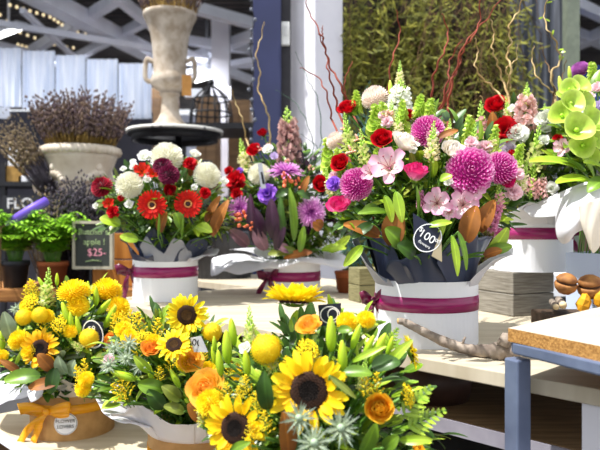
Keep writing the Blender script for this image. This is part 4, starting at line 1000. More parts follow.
# ---------------------------------------------------------------- front sunflower bouquet
b = 'the front sunflower bouquet'
F(YC, 'sunflower', 309, 391, 80, 'largest sunflower with dark eye at front centre', face=(-.05, -1, .25), dd=.0)
F(YC, 'sunflower', 236, 428, 66, 'sunflower with dark eye at lower left of the front bouquet', face=(-.35, -1, .3))
F(YC, 'sunflower_crown', 294, 302, 62, 'yellow sunflower seen from the side at top of the front bouquet', face=(.03, .1, 1), sq=1.1)
F(YC, 'sunflower_pale', 410, 352, 36, 'yellow sunflower turned away at right of the front bouquet', face=(1, .1, .35))
F(YC, 'rose_peach', 309, 326, 28, 'orange yellow rose under the side on sunflower', face='side')
F(YC, 'rose_peach', 207, 389, 44, 'large yellow orange rose left of the front bouquet')
F(YC, 'ranunculus', 379, 408, 33, 'round golden ranunculus right of the largest sunflower', face='cam')
F(YC, 'ranunculus', 418, 450, 14, 'golden bloom at bottom right of the front bouquet')
F(YC, 'mum_yellow', 210, 403, 26, 'yellow bloom below the large yellow orange rose')
F(YC, 'mum_yellow', 347, 322, 20, 'yellow bloom behind the tallest lily bud', dd=.05)
F(YC, 'mum_yellow', 366, 320, 18, 'yellow orange bloom behind the slanting lily buds', dd=.05)
F(YC, 'pompom', 266, 349, 33, 'large yellow pompom above the largest sunflower')
F(YC, 'yarrow', 308, 350, 24, 'yellow yarrow between pompom and lily buds')
F(YC, 'yarrow', 407, 396, 27, 'yellow yarrow at right of the golden ranunculus', face='side')
F(YC, 'lis_white', 245, 348, 14, 'cream bloom left of the large pompom')
S(YC, 'snap_yellow', 249, 304, 251, 352, 'green snapdragon standing left of the large pompom', w=.8)
F(YC, 'thistle', 299, 418, 38, 'sea holly directly below the largest sunflower', dd=-.03, face='cam')
F(YC, 'thistle', 341, 428, 42, 'sea holly right of the other two at bottom', dd=-.03, face='cam')
F(YC, 'thistle', 314, 443, 42, 'sea holly lowest at the bottom edge of photo', dd=-.04, face='cam')
for (x0, y0, x1, y1, lab) in [(228, 364, 226, 330, 'left of the green snapdragon'), (234, 346, 231, 318, 'behind the green snapdragon'), (248, 376, 245, 350, 'left of the pompom'), (221, 376, 218, 350, 'at left edge above the rose'),
                              (331, 352, 331, 316, 'standing tallest'), (352, 349, 360, 324, 'leaning right beside the tallest'), (343, 372, 342, 340, 'in front of the tallest'), (364, 356, 374, 335, 'leaning right, shorter of two'), (369, 364, 386, 333, 'leaning right, longest'), (387, 356, 393, 336, 'darkest at far right'), (215, 352, 214, 336, 'under the right pompom')]:
    BUD(YC, x0, y0, x1, y1, f'green lily bud {lab} in {b}', dd=-.01)
for (x, y, y2, lab) in ((245, 375, 402, 'left of the largest sunflower'), (256, 392, 416, 'right of the lower left sunflower'), (226, 382, 404, 'above the lower left sunflower'), (264, 410, 438, 'beside the bronze leaf'), (238, 386, 404, 'right of the large yellow rose'), (250, 420, 446, 'lowest at the bottom'), (286, 356, 376, 'under the pompom')):
    S(YC, 'solidago', x, y, x + 2, y2, f'yellow goldenrod {lab} in {b}', w=1.1, dd=-.015)
for (x0, y0, x1, y1, w, m, lab) in [(288, 455, 284, 412, 20, 'bronze', 'bronze leaf below the largest sunflower'), (268, 410, 264, 372, 18, 'dark', 'dark leaf left of the largest sunflower'), (344, 372, 372, 374, 14, 'green', 'green leaf above the ranunculus'), (372, 366, 400, 362, 18, 'dark', 'dark leaf at right of the lily buds'),
                                    (362, 452, 376, 424, 16, 'green', 'green leaf under the ranunculus'), (384, 448, 398, 436, 14, 'green', 'green leaf right under the ranunculus'), (330, 376, 356, 398, 7, 'olive', 'olive leaf left of the ranunculus'), (338, 330, 352, 330, 9, 'green', 'green leaf beside the tallest bud'),
                                    (380, 372, 412, 340, 11, 'bright', 'bright leaf over the turned away sunflower'), (352, 362, 386, 346, 7, 'bright', 'thin bright leaf among the buds'), (230, 452, 250, 442, 10, 'green', 'green leaf below the lower left sunflower'), (400, 440, 432, 440, 10, 'bright', 'bright leaf at lower right')]:
    LF(YC, x0, y0, x1, y1, w, m, f'{lab} of {b}', dd=-.015)
def frond(B, x0, y0, x1, y1, label, n=7, m='bright'):
    d = B.hit((x0 + x1) / 2, (y0 + y1) / 2) - .01; a = P(x0, y0, d); t = P(x1, y1, d - .01); foot = B.foot(a); root = empty('fern_frond', foot, label, 'leaf'); mb = MB(); ax = (t - a).normalized(); up = V((0, -1, .5)); side = ax.cross(up).normalized(); Lh = (t - a).length
    for i in range(n):
        q = (i + .5) / n; p = a.lerp(t, q) - foot
        for s in (-1, 1): strap(mb, p, side * s + ax * .9, up, Lh * .38 * (1.15 - q), Lh * .1, nl=3, curl=-.2, a=.4, b=.7, tipw=.05)
    part('leaflets', mb, G[m], root); stem_part(root, B, t, t - a, .0012)
frond(YC, 402, 416, 432, 386, 'bright fern frond right of the yarrow, upper of two')
frond(YC, 406, 428, 446, 410, 'bright fern frond at right edge of the front bouquet, lower of two')
frond(YC, 385, 350, 398, 328, 'bright fern frond beside the darkest lily bud')
filler(YC, 'snap_yellow', 8, .05, 'small cream snapdragon tucked into the front sunflower bouquet', spike=True)
filler(YC, 'solidago', 16, .045, 'small goldenrod spray tucked into the front sunflower bouquet', spike=True)
mass(YC, 700, ['green', 'dark', 'dark', 'bright'], 'leaves packed between the stems of the front sunflower bouquet', L=.034, W=.013)
fill(YC, 54, ['green', 'bright', 'dark', 'bright', 'olive'], k1=.93, L=.036, W=.012, zmin=-.15, nl=16)

# ---------------------------------------------------------------- price tags stuck in the flowers
def card(name, label, corners, ms, cat='price tag'):
    "a stiff card through four points: top left, top right, bottom right, bottom left"
    c = [V(p) for p in corners]; ctr = sum(c, V()) / 4; root = empty(name, ctr, label, cat); nrm = (c[3] - c[0]).cross(c[1] - c[0]).normalized()
    if nrm.y > 0: nrm = -nrm
    mb = MB(); w = [p - ctr for p in c]; t = nrm * .0006; mb.add([p + t for p in w] + [p - t for p in w], [(0, 1, 2, 3), (7, 6, 5, 4), (0, 4, 5, 1), (1, 5, 6, 2), (2, 6, 7, 3), (3, 7, 4, 0)]); part('card', mb, ms, root, smooth=False)
    return root, ctr, nrm
def ring(root, M, rx, ry, w, m, name='oval_ring'):
    mb = MB(); n = 40; v = []
    for k in range(n):
        a = 2 * pi * k / n
        for q in (1, 1 - w): v.append((cos(a) * rx * q, sin(a) * ry * q, 0))
    mb.add(v, [(2 * k, 2 * ((k + 1) % n), 2 * ((k + 1) % n) + 1, 2 * k + 1) for k in range(n)]); o = part(name, mb, m, root, smooth=False); o.matrix_basis = M
navy_card = mat('navy_card', '#161b30', '#1b2138', rough=.5); tan_card = mat('tan_card', '#a89a7c', '#b4a688', rough=.6)
dK = K.hit(430, 235) - .035
tl, tr, br, bl = P(413, 213, dK), P(441, 231, dK - .004), P(442, 262, dK - .01), P(414, 246, dK - .006)
root, ctr, nn = card('price_tag', 'navy and tan price card reading 100 dollars in the pink bouquet', [tl, tr, br, bl], [navy_card])
mb = MB(); q = [p - ctr + nn * .0009 for p in (tr, br, bl.lerp(br, .62))]; mb.add(q, [(0, 1, 2)]); part('tan_corner', mb, tan_card, root, smooth=False)
xd = (tr - tl).normalized()
M = frame(nn * .0016, xd, nn); ring(root, M @ Matrix.Rotation(radians(-12), 4, 'Z'), .0225, .0255, .07, white_paint)
text('price_text', '$', root, M @ Matrix.Translation((-.0165, .006, .0004)), .011, white_paint)
text('price_text', '100', root, M @ Matrix.Translation((-.002, .001, .0004)), .0195, white_paint)
text('price_text', '00', root, M @ Matrix.Translation((.0165, .004, .0004)), .0085, white_paint)
text('price_text', 'flowers', root, M @ Matrix.Translation((.001, -.0125, .0004)), .0075, white_paint)
dY = YA.hit(92, 333) - .0
root, ctr, nn = card('price_tag', 'dark price card with white oval behind yellow pompom', [P(82, 320, dY), P(103, 322, dY), P(104, 348, dY), P(83, 346, dY)], [navy_card])
M = frame(nn * .0012, (1, 0, -.1), nn); ring(root, M @ Matrix.Rotation(radians(20), 4, 'Z'), .0235, .033, .1, white_paint); text('price_text', '$', root, M @ Matrix.Translation((-.009, .012, .0004)), .014, white_paint); text('price_text', '9', root, M @ Matrix.Translation((.0, .012, .0004)), .018, white_paint)
dY = YB.hit(201, 345) - .03; grey_card = mat('grey_card', '#dadade', '#cfd0d6', rough=.6)
root, ctr, nn = card('price_tag', 'pale grey price card reading 00 right of the small sunflower', [P(190, 338, dY), P(201, 336, dY - .01), P(208, 352, dY - .01), P(194, 352, dY)], [grey_card])
M = frame(nn * .0012 + V((-.002, 0, .003)), (1, 0, -.1), nn); text('price_text', '00', root, M, .017, black_ink)
dY = YC.hit(294, 318) + .06
root, ctr, nn = card('price_tag', 'dark price card behind the orange yellow rose', [P(318, 305, dY), P(341, 303, dY), P(341, 325, dY), P(320, 326, dY)], [navy_card])
M = frame(nn * .0012, (1, 0, 0), nn); ring(root, M, .015, .013, .12, white_paint); ring(root, M @ Matrix.Translation((.004, .001, .0003)), .008, .009, .2, white_paint, 'swirl')
dY = Pp.hit(262, 178) - .05
root, ctr, nn = card('plant_pick', 'slim silver and black plant pick in the purple bouquet', [P(257.5, 164, dY), P(262, 163, dY), P(266, 188, dY), P(261, 189, dY)], [mat('silver_card', '#b8bcc4', '#a8acb8', rough=.35, metal=.3)], 'plant pick')
mb = MB(); q = [P(260.5, 172, dY), P(262.5, 172, dY), P(265, 184, dY), P(262.5, 184, dY)]; mb.add([p - ctr + nn * .0012 for p in q], [(0, 1, 2, 3)]); part('black_panel', mb, black_ink, root, smooth=False)
# ---------------------------------------------------------------- tables
U = V((.692, -.722, 0)); NN = V((.722, .692, 0)); TR = math.atan2(U.y, U.x)
def un(u, n, z): return U * u + NN * n + Z * z
def slab(mb, u0, u1, n0, n1, z0, z1, mi=0, org=V((0, 0, 0))): box(mb, un((u0 + u1) / 2, (n0 + n1) / 2, (z0 + z1) / 2) - org, (u1 - u0, n1 - n0, z1 - z0), TR, mi)
white_top = mat('white_board', '#c8bda8', '#b6a992', rough=.6, scale=5, stretch=(1, 6, 1)); white_edge = mat('white_edge', '#e4e2ea', rough=.5)
raw_wood = mat('raw_plank', '#8a6d4c', '#6f5638', rough=.8, scale=9, stretch=(1, 8, 8)); steel = mat('steel_blue', '#646f8a', '#7a86a2', rough=.45, scale=14, metal=.35)
t1 = empty('display_table', un(-.9, 1.3, 0), 'long white display table carrying the white hat boxes', 'table'); o1 = t1.location.copy()
mb = MB(); slab(mb, -1.93, -.28, .955, 1.6, .725, .75, org=o1); part('table_top', mb, [white_top], t1, bevel=.002, smooth=False)
mb = MB(); slab(mb, -1.93, -.28, 1.0, 1.5, .615, .64, org=o1); part('shelf', mb, [raw_wood], t1, smooth=False)
mb = MB(); slab(mb, -1.93, -.28, 1.04, 1.05, .02, .61, org=o1); part('shade_panel', mb, [mat('shade_black', '#121214', '#1a1a1c', rough=.95)], t1, smooth=False)  # black panel added below the shelf in place of the shade there
mb = MB(); slab(mb, -1.93, -.28, .995, 1.0, .612, .638, org=o1); part('shelf_edge', mb, [mat('shelf_lilac', '#98949f', '#8a8692', rough=.6)], t1, smooth=False)
for (u_, n_) in ((-1.85, 1.0), (-1.85, 1.55), (-.385, .985), (-.31, 1.55)):
    mb = MB(); slab(mb, u_ - .02, u_ + .02, n_ - .02, n_ + .02, 0, .725, org=o1); part('leg', mb, [white_edge], t1, smooth=False)
t2 = empty('display_table', un(-1.4, 1.9, 0), 'white rear table behind the purple bouquet', 'table'); o2 = t2.location.copy()
mb = MB(); slab(mb, -2.45, -.8, 1.61, 2.1, .72, .745, org=o2); part('table_top', mb, [white_top], t2, smooth=False)
for (u_, n_) in ((-2.4, 1.65), (-2.4, 2.05), (-.85, 1.65), (-.85, 2.05)):
    mb = MB(); slab(mb, u_ - .02, u_ + .02, n_ - .02, n_ + .02, 0, .72, org=o2); part('leg', mb, [white_edge], t2, smooth=False)
bench_m = mat('bench_board', '#cfc2a8', '#bfb092', rough=.65, scale=5, stretch=(1, 6, 1)); t3 = empty('display_bench', un(-.9, .75, 0), 'low pale bench carrying the brown kraft hat boxes', 'bench'); o3 = t3.location.copy()
mb = MB(); slab(mb, -1.82, -.56, .576, .95, .449, .479, org=o3); part('bench_top', mb, [bench_m], t3, bevel=.002, smooth=False)
mb = MB(); slab(mb, -1.82, -.56, .5745, .5765, .449, .478, org=o3); part('front_edge', mb, [white_edge], t3, smooth=False)
for (u_, n_) in ((-1.78, .62), (-1.78, .9), (-.6, .62), (-.6, .9)):
    mb = MB(); slab(mb, u_ - .02, u_ + .02, n_ - .02, n_ + .02, 0, .449, org=o3); part('leg', mb, [raw_wood], t3, smooth=False)
# steel framed table with chipboard top at right
chip = mat('chipboard', '#b98a4c', '#8f6430', rough=.85, scale=260, bump=.4); lam = mat('white_laminate', '#cbc1b2', '#bfb4a4', rough=.5, scale=7)
D0 = .985; hz = 103 * D0 / 650; A = V((.32 * D0, D0, CAMZ - hz)); df = V((.073, -.149, 0)) * D0; db = V((.265, .262, 0)) * D0
t4 = empty('steel_frame_table', V((A.x, A.y, 0)) + V((.2, .05, 0)), 'blue grey steel table with white chipboard top at right edge', 'table'); o4 = t4.location.copy()
Bq = A + df * 2.2; Dq = A + db * 2.0; Cq = Bq + Dq - A; th = V((0, 0, -.02)); mb = MB(); q = [p - o4 for p in (A, Bq, Cq, Dq)]; mb.add(q, [(0, 1, 2, 3)], 0)
mb.add(q + [p + th for p in q], [(4, 7, 6, 5), (0, 4, 5, 1), (1, 5, 6, 2), (2, 6, 7, 3), (3, 7, 4, 0)], 1); part('table_top', mb, [lam, chip], t4, smooth=False)
ins = (df.normalized() + db.normalized()) * .012; tb = .028; zf = A.z - .02 - tb / 2
ca = [V((p.x, p.y, zf)) - o4 for p in (A + ins, Bq, Cq, Dq + df * .1)]
for i, (a_, b_) in enumerate(((0, 1), (0, 3), (3, 2), (1, 2))):
    mb = MB(); bar(mb, ca[a_] + Z * .005, ca[b_] + Z * .005, tb * .8, .018); part('rail', mb, [steel], t4, bevel=.003, smooth=False)
fd = df.normalized()
for i, p in enumerate(ca):
    mb = MB(); box(mb, V((p.x, p.y, zf / 2 - tb * .2)), (tb, tb, zf - tb * .4), math.atan2(fd.y, fd.x)); part('leg', mb, [steel], t4, bevel=.003, smooth=False)
# timber blocks
grey_timber = mat('weathered_timber', '#8f8a80', '#6e685e', rough=.85, scale=10, stretch=(1.5, 1.5, 22), bump=.35); olive_timber = mat('olive_timber', '#8a8460', '#6c6848', rough=.85, scale=12, stretch=(2, 2, 16), bump=.3)
def block(c, rot, sx, sy, h, m, label, planks=3):
    r = empty('timber_block', c, label, 'block', rotz=rot); ph = h / planks
    for k in range(planks):
        mb = MB(); box(mb, (0, 0, ph * (k + .5)), (sx, sy, ph - .0015)); part('plank', mb, [m], r, bevel=.0025, smooth=False)
blk = P(513, 225, 1.667); rot = radians(24); c_ = V((blk.x, blk.y, .75)) + Matrix.Rotation(rot, 3, 'Z') @ V((.07, .075, 0)); block(c_, rot, .14, .15, .115, grey_timber, 'grey weathered timber block carrying a white hat box', 2)
block(V(((366 - 300) / 650 * 2.0, 2.02, .75)), radians(20), .08, .08, .105, olive_timber, 'olive timber block left behind the pink bouquet box', 2)
# terracotta jar behind
terra = mat('terracotta', '#a0562c', '#84421f', rough=.8, scale=12)
mb = MB(); lathe(mb, [(0, 0), (.035, 0), (.045, .06), (.05, .075), (.046, .076), (.04, .01), (0, .01)], seg=28); o = obj('terracotta_pot', mb.mesh('terracotta_pot', terra)); o.location = un(-1.45, 1.85, .745); o.location = P(348, 225, 2.32) * 1; o.location.z = .746; tag(o, 'small terracotta pot behind the purple and pink bouquets', 'pot')
# dark strip at back of the table
mb = MB(); box(mb, (0, 0, .009), (.5, .03, .018)); o = obj('black_bar', mb.mesh('black_bar', black_paint, False), bevel=.003); o.location = P(500, 225, 2.05); o.location.z = .75 - .004; o.rotation_euler.z = radians(-12); tag(o, 'black bar lying behind the grey timber block', 'bar')
# bucket under the table
mb = MB(); lathe(mb, [(0, 0), (.07, 0), (.085, .072), (.082, .072), (.068, .004), (0, .004)], seg=36); o = obj('bucket', mb.mesh('bucket', mat('brown_plastic', '#3e2a22', '#4a332a', rough=.5))); o.location = un(-.76, 1.1, .64); tag(o, 'dark brown bucket on shelf under the white table', 'bucket')

# driftwood branch
bark = mat('bark_grey', '#a89a8c', '#6f6258', rough=.9, scale=45, bump=.8, stretch=(1, 1, 1)); cut = mat('cut_wood', '#e2b878', '#cfa062', rough=.8)
pts = [P(398, 321, 1.21), P(404, 322, 1.21), P(420, 330, 1.20), P(445, 342, 1.19), P(470, 350, 1.17), P(492, 351, 1.15), P(506, 352, 1.135)]
o_ = pts[4].copy(); root = empty('driftwood_branch', o_, 'knobbly grey driftwood branch lying across the white table edge', 'branch')
mb = MB(); cr_ = catmull([p - o_ for p in pts], 40); R0 = random.Random(5); tube(mb, cr_, [(.0055 + .0075 * i / 40) * (1 + R0.uniform(-.09, .09)) + (.004 if 33 < i < 39 else 0) for i in range(41)], 12); part('branch_body', mb, [bark], root)
mb = MB(); e0 = cr_[0]; dd_ = (cr_[0] - cr_[1]).normalized(); tube(mb, [e0, e0 + dd_ * .0008], .0052, 12); part('cut_end', mb, [cut], root)
mb = MB(); p = P(503, 346, 1.13) - o_; tube(mb, [p, p + V((.004, 0, .012)), p + V((.006, .002, .022))], [.012, .01, .006], 9); part('stub', mb, [bark], root)
mb = MB(); p = P(511, 352, 1.135) - o_; blob(mb, p, .017, (1, .2, -.1), 1.0, 10, 8); blob(mb, p + V((-.014, 0, .004)), .014, (1, 0, .5), 1.1, 9, 7); part('knot', mb, [bark], root)
mb = MB(); p = P(455, 347, 1.18) - o_; tube(mb, [p, p + V((.012, -.006, .008)), p + V((.016, -.01, .02))], [.004, .003, .002], 6); part('twig_stub', mb, [bark], root)

# dried pods at right
pod_m = mat('pod_brown', '#a8743e', '#80502a', rough=.7, scale=60, bump=.3); pod_d = mat('pod_dark', '#3a2418', '#4c3020', rough=.8); ywood = mat('yellow_wood', '#e8b020', '#d49414', rough=.7)
def pod(x, y, d, r, tilt, label):
    c = P(x, y, d); root = empty('dried_pod', c, label, 'dried pod'); M = Matrix.Rotation(tilt, 4, 'Y') @ Matrix.Rotation(.25, 4, 'X')
    lo = MB(); lathe(lo, [(0, -r * .95), (r * .5, -r * .85), (r * .9, -r * .45), (r, -r * .05), (r * .93, r * .12), (r * .8, r * .1), (0, r * .02)], seg=28); part('lower_half', lo, [pod_m], root, M=M)
    mid = MB(); lathe(mid, [(0, r * .02), (r * .82, r * .05), (r * .86, r * .3), (r * .7, r * .4), (0, r * .4)], seg=28); part('seam', mid, [pod_d], root, M=M)
    up = MB(); lathe(up, [(0, r * .3), (r * .86, r * .3), (r * .94, r * .42), (r * .75, r * .72), (r * .4, r * .93), (0, r)], seg=28); part('upper_half', up, [pod_m], root, M=M)
pod(566, 284, 1.42, .0245, radians(6), 'round split brown pod, the left of two at right edge')
pod(590, 287, 1.42, .0275, radians(-8), 'round split brown pod, the right of two at right edge')
for (x, y, lab) in ((584, 303, 'yellow wood chunk between the two brown pods'), (601, 298, 'yellow wood chunk right of the brown pods')):
    mb = MB(); R0 = random.Random(int(x)); blob(mb, (0, 0, 0), .016, (.3, 0, 1), 1.3, 7, 5); 
    mb.v = [(a * R0.uniform(.8, 1.2), b_ * R0.uniform(.8, 1.2), c * R0.uniform(.85, 1.15)) for a, b_, c in mb.v]; o = obj('wood_chunk', mb.mesh('wood_chunk', ywood, False)); o.location = P(x, y, 1.40); tag(o, lab, 'wood chunk')
for (x, y, lab) in ((563, 305, 'pale cut stick end below the left pod'), (556, 307, 'smaller pale cut stick end left below the left pod')):
    mb = MB(); tube(mb, [V((0, 0, 0)), V((.03, .1, 0))], .0085 if x > 560 else .007, 10, 1); tube(mb, [V((-.0003, -.001, 0)), V((0, 0, 0))], .0078 if x > 560 else .0064, 10, 0); o = obj('cut_stick', mb.mesh('cut_stick', [mat('stick_pale', '#f2dcb4', '#e2c490', rough=.8), bark])); o.location = P(x, y, 1.40); tag(o, lab, 'stick')
# low crate the pods sit in
mb = MB(); base = P(580, 225, 1.46); box(mb, (0, 0, .02), (.2, .12, .04)); o = obj('wooden_tray', mb.mesh('wooden_tray', mat('dark_wood', '#4c3826', '#3a2a1c', rough=.8, scale=12, stretch=(1, 8, 8)), False), bevel=.004); o.location = (base.x + .01, base.y, .75); tag(o, 'dark wooden tray under the brown pods', 'tray')

# ---------------------------------------------------------------- left rear: plank with ferns, chalkboard, lavender, urns
rustic = mat('rustic_plank', '#bc8244', '#8a5a2c', rough=.75, scale=7, stretch=(1, 8, 8), bump=.3); orange_wood = mat('orange_wood', '#d08a3c', '#b06c28', rough=.6, scale=6, stretch=(8, 8, 1))
zs = .735; sh = empty('rustic_bench', V((-1.05, 2.72, 0)), 'rustic brown plank bench under the potted ferns', 'bench')
mb = MB(); box(mb, (-.025, 0, zs - .026), (1.03, .34, .052)); part('plank', mb, [rustic], sh, bevel=.006, smooth=False)
for x in (-.48, .43):
    mb = MB(); box(mb, (x, 0, (zs - .052) / 2), (.06, .28, zs - .052)); part('leg', mb, [rustic], sh, smooth=False)
def fern(x, d, pot_m, r, h, label, potlabel, seed):
    R0 = random.Random(seed); c = V(((x - 300) / 650 * d, d, zs)); root = empty('potted_fern', c, label, 'potted plant')
    mb = MB(); lathe(mb, [(0, 0), (r * .78, 0), (r * .98, h * .82), (r * 1.06, h * .82), (r * 1.06, h), (r * .96, h), (r * .9, h * .85), (0, h * .85)], seg=36); q = part('pot', mb, [pot_m], root); q['label'] = potlabel
    for k in range(56):
        az = k * 2.39996; out = R0.uniform(.04, .13); hh = R0.uniform(.12, .24) * (1.15 - out * 2); mb = MB(); p0 = V((cos(az) * r * .4, sin(az) * r * .4, h * .8)); p2 = V((cos(az) * (out + .04), sin(az) * (out + .04), h + max(.02, hh * .8))); p1 = V((cos(az) * out * .4, sin(az) * out * .4, h + hh * 1.1))
        st = bez(p0, p1, p2, 9); tube(mb, st, .0014, 4, 1)
        for i in range(2, 10):
            ax = (st[i] - st[i - 1]).normalized(); sd = ax.cross(Z); sd = sd.normalized() if sd.length > .01 else V((1, 0, 0)); Lq = .046 * (1.15 - i / 10) + .01
            for s in (-1, 1):
                e = sd * s + ax * .6 + V((0, 0, -.1)); strap(mb, st[i], e, Z, Lq, Lq * .42, curl=-.4, cup=.2, a=.5, b=.5, nl=4, nw=2, mi=0, wave=.05)
        part('frond', mb, [G['fern'], G['stem']], root)
G['fern'] = leaf_mat('leaf_fern', '#7ab41e', '#a8dc3c', island=.2)
fern(15, 2.62, mat('pot_black', '#26282e', '#303238', rough=.5), .054, .108, 'bright green fern in a black pot at left edge', 'black plastic pot', 3)
fern(53, 2.62, terra, .057, .104, 'bright green fern in a terracotta pot beside the chalkboard', 'terracotta pot', 4)
# chalkboard
slate = mat('slate', '#41443f', '#383b38', rough=.85, scale=8); pale_frame = mat('pale_frame', '#c4bda8', '#b0a893', rough=.75, scale=12); chalk_g = mat('chalk_green', '#a8bf86', rough=.95); chalk_p = mat('chalk_pink', '#ee9fae', rough=.95); chalk_w = mat('chalk_white', '#d4dac6', rough=.95)
dC = 2.58; bc = P(93.5, 245, dC); cb = empty('chalkboard_sign', V((bc.x, bc.y, zs)), 'small chalkboard price sign reading 25 dollars behind the ferns', 'sign', rotz=radians(-7)); hb = bc.z - zs; W_ = .155; H_ = .18
mb = MB(); box(mb, (0, 0, hb), (W_, .012, H_)); part('slate_panel', mb, [slate], cb, smooth=False)
mb = MB()
for s in (-1, 1): box(mb, (s * W_ / 2, -.002, hb), (.011, .02, H_ + .011)); box(mb, (0, -.002, hb + s * H_ / 2), (W_ - .011, .02, .011))
part('frame', mb, [pale_frame], cb, smooth=False)
mb = MB(); box(mb, (-.012, .004, (hb - H_ / 2) / 2), (.01, .01, hb - H_ / 2)); box(mb, (-.012, .0, .004), (.09, .07, .008)); part('stand', mb, [black_paint], cb, smooth=False)
Mx = lambda x, z: Matrix.Translation((x, -.0068, hb + z)) @ Matrix.Rotation(pi / 2, 4, 'X')
text('chalk_text', "Butcher's", cb, Mx(.002, .052), .033, chalk_g); text('chalk_text', 'apple !', cb, Mx(.006, .012), .034, chalk_g); text('chalk_text', '$25-', cb, Mx(.016, -.03), .042, chalk_p)
mb = MB(); tube(mb, [Mx(x, z).translation + V((0, -.0005, 0)) for x, z in ((-.03, -.066), (0, -.06), (.035, -.064))], .0022, 4); part('chalk_line', mb, [chalk_g], cb)
# wooden crate right of the board
cx = P(122, 225, 2.72); r_ = empty('wooden_crate', V((cx.x, cx.y, zs)), 'orange brown wooden crate beside the chalkboard', 'crate')
for k in range(2):
    mb = MB(); box(mb, (0, -.06, .055 + .11 * k), (.2, .012, .104)); part('board', mb, [orange_wood], r_, bevel=.002, smooth=False)
for s in (-1, 1):
    mb = MB(); box(mb, (s * .1, 0, .11), (.012, .13, .22)); part('side_board', mb, [orange_wood], r_, smooth=False)

# lavender bunches
lav1 = mat('lavender_head', '#50424e', '#806a58', rough=.95, island=.3, scale=40); lav2 = mat('lavender_dry', '#8a7858', '#6a5c52', rough=.95, island=.3, scale=40); lavstem = mat('lavender_stem', '#80642e', '#94793c', rough=.9, island=.2); lavgrey = mat('lavender_grey', '#37323a', '#504a54', rough=.95, island=.3)
def bunch(name, base, ax, n, L, spread, label, heads, stem, hl=.35, r0=.02, seed=1, cat='lavender bunch', fat=1.0):
    R0 = random.Random(seed); root = empty(name, base, label, cat); sm = MB(); hm = MB(); ax = V(ax).normalized(); x, y = perp(ax)
    for i in range(n):
        q = sqrt((i + .5) / n); az = i * 2.39996; o = (x * cos(az) + y * sin(az)) * r0 * q; d = (ax + (x * cos(az) + y * sin(az)) * spread * q + V((R0.uniform(-.06, .06), R0.uniform(-.06, .06), 0))).normalized(); l = L * R0.uniform(.8, 1.08) * (1.06 - .12 * q)
        s0 = o; s1 = o + d * l * (1 - hl); e = o + d * l + Z * R0.uniform(-.02, .01); tube(sm, [s0, (s0 + s1) / 2 + d * .0, s1], .0016, 3)
        for k in range(7):
            t = (k + .3) / 7; p = s1.lerp(e, t) + V((R0.uniform(-1, 1), R0.uniform(-1, 1), 0)) * .003; blob(hm, p, (.0055 - .003 * t) * fat * R0.uniform(.8, 1.25), d + V((R0.uniform(-.4, .4), R0.uniform(-.4, .4), 0)), 2.0, 4, 3)
    part('stems', sm, [stem], root); part('flower_heads', hm, [heads], root); return root
stone = mat('urn_stone', '#d8cdbd', '#c4b5a2', rough=.85, scale=14, bump=.25); stone_old = mat('urn_aged', '#c9bdae', '#a2927f', rough=.9, scale=18, bump=.35, detail=6)
def lathe_obj(name, prof, m, parent, seg=56): mb = MB(); lathe(mb, prof, seg=seg); return part(name, mb, [m], parent)
# wide urn
d2 = 3.05; uc = P(81, 225, d2); zr = P(81, 147, d2).z; z0 = zr - .40; u2 = empty('garden_urn', V((uc.x, uc.y, z0)), 'wide cream stone urn holding dried lavender at left', 'urn')
lathe_obj('urn_body', [(0, 0), (.1, 0), (.1, .02), (.075, .04), (.05, .07), (.055, .09), (.07, .12), (.095, .16), (.118, .2), (.122, .235), (.138, .28), (.16, .34), (.17, .36), (.15, .36), (.14, .3), (0, .28)], stone, u2)
mb = MB(); lathe(mb, [(.162, .355), (.178, .36), (.183, .375), (.178, .392), (.16, .4), (.152, .392), (.148, .36)], seg=240, wob=lambda a, i, r, z: (r * (1 + .022 * sin(a * 40 + z * 60)), z)); part('rope_rim', mb, [stone], u2)
for k in range(4):
    a = k * pi / 2 + .9; mb = MB()
    for i in range(9): q = a + (i - 4) * .09; blob(mb, V((cos(q) * .132, sin(q) * .132, .27 - .0016 * (i - 4) ** 2 * 1.2)), .024 - .0016 * abs(i - 4), Z, .9, 7, 5)
    blob(mb, V((cos(a) * .14, sin(a) * .14, .295)), .018, Z, 1.2, 8, 6)
    part('relief', mb, [stone], u2)
for s in (-1, 1):
    mb = MB(); tube(mb, catmull([V((s * .13, -.03, .17)), V((s * .19, -.04, .19)), V((s * .2, -.04, .25)), V((s * .17, -.04, .23)), V((s * .15, -.03, .28))], 16), [.014 - .0005 * i for i in range(17)], 8); part('handle', mb, [stone], u2)
pl = MB(); box(pl, (0, 0, z0 / 2), (.3, .3, z0)); o = obj('plinth', pl.mesh('plinth', mat('plinth_grey', '#6f6a66', '#5d5955', rough=.9), False), bevel=.006); o.location = (uc.x, uc.y, 0); tag(o, 'grey plinth under the wide stone urn', 'plinth')
bunch('lavender_bunch', V((uc.x, uc.y, zr - .05)), (0, -.02, 1), 480, .31, .5, 'dried lavender filling the wide stone urn', lav1, lavstem, hl=.62, r0=.125, seed=2, fat=1.25)
bunch('lavender_bunch', P(52, 195, 2.95), (-.65, -.1, 1), 120, .40, .2, 'dried lavender bunch leaning left of the wide urn', lav2, lavgrey, hl=.55, r0=.03, seed=3)
bunch('lavender_bunch', V((P(82, 225, 2.78).x, 2.80, zs)), (.0, .0, 1), 220, .46, .14, 'dark lavender bunch standing right behind the chalkboard', lavgrey, lavgrey, hl=.62, r0=.045, seed=4, fat=1.3)
bunch('lavender_bunch', V((P(70, 225, 2.82).x, 2.83, zs)), (-.1, .0, 1), 160, .44, .16, 'dark lavender bunch standing left behind the chalkboard', lavgrey, lavgrey, hl=.62, r0=.03, seed=8, fat=1.3)
bunch('wheat_bunch', V((P(46, 225, 2.75).x, 2.75, zs)), (-.05, .0, 1), 60, .4, .34, 'dry grass bunch with drooping tips left of the dark lavender', lav2, lav2, hl=.5, r0=.02, seed=5, cat='dried grass')
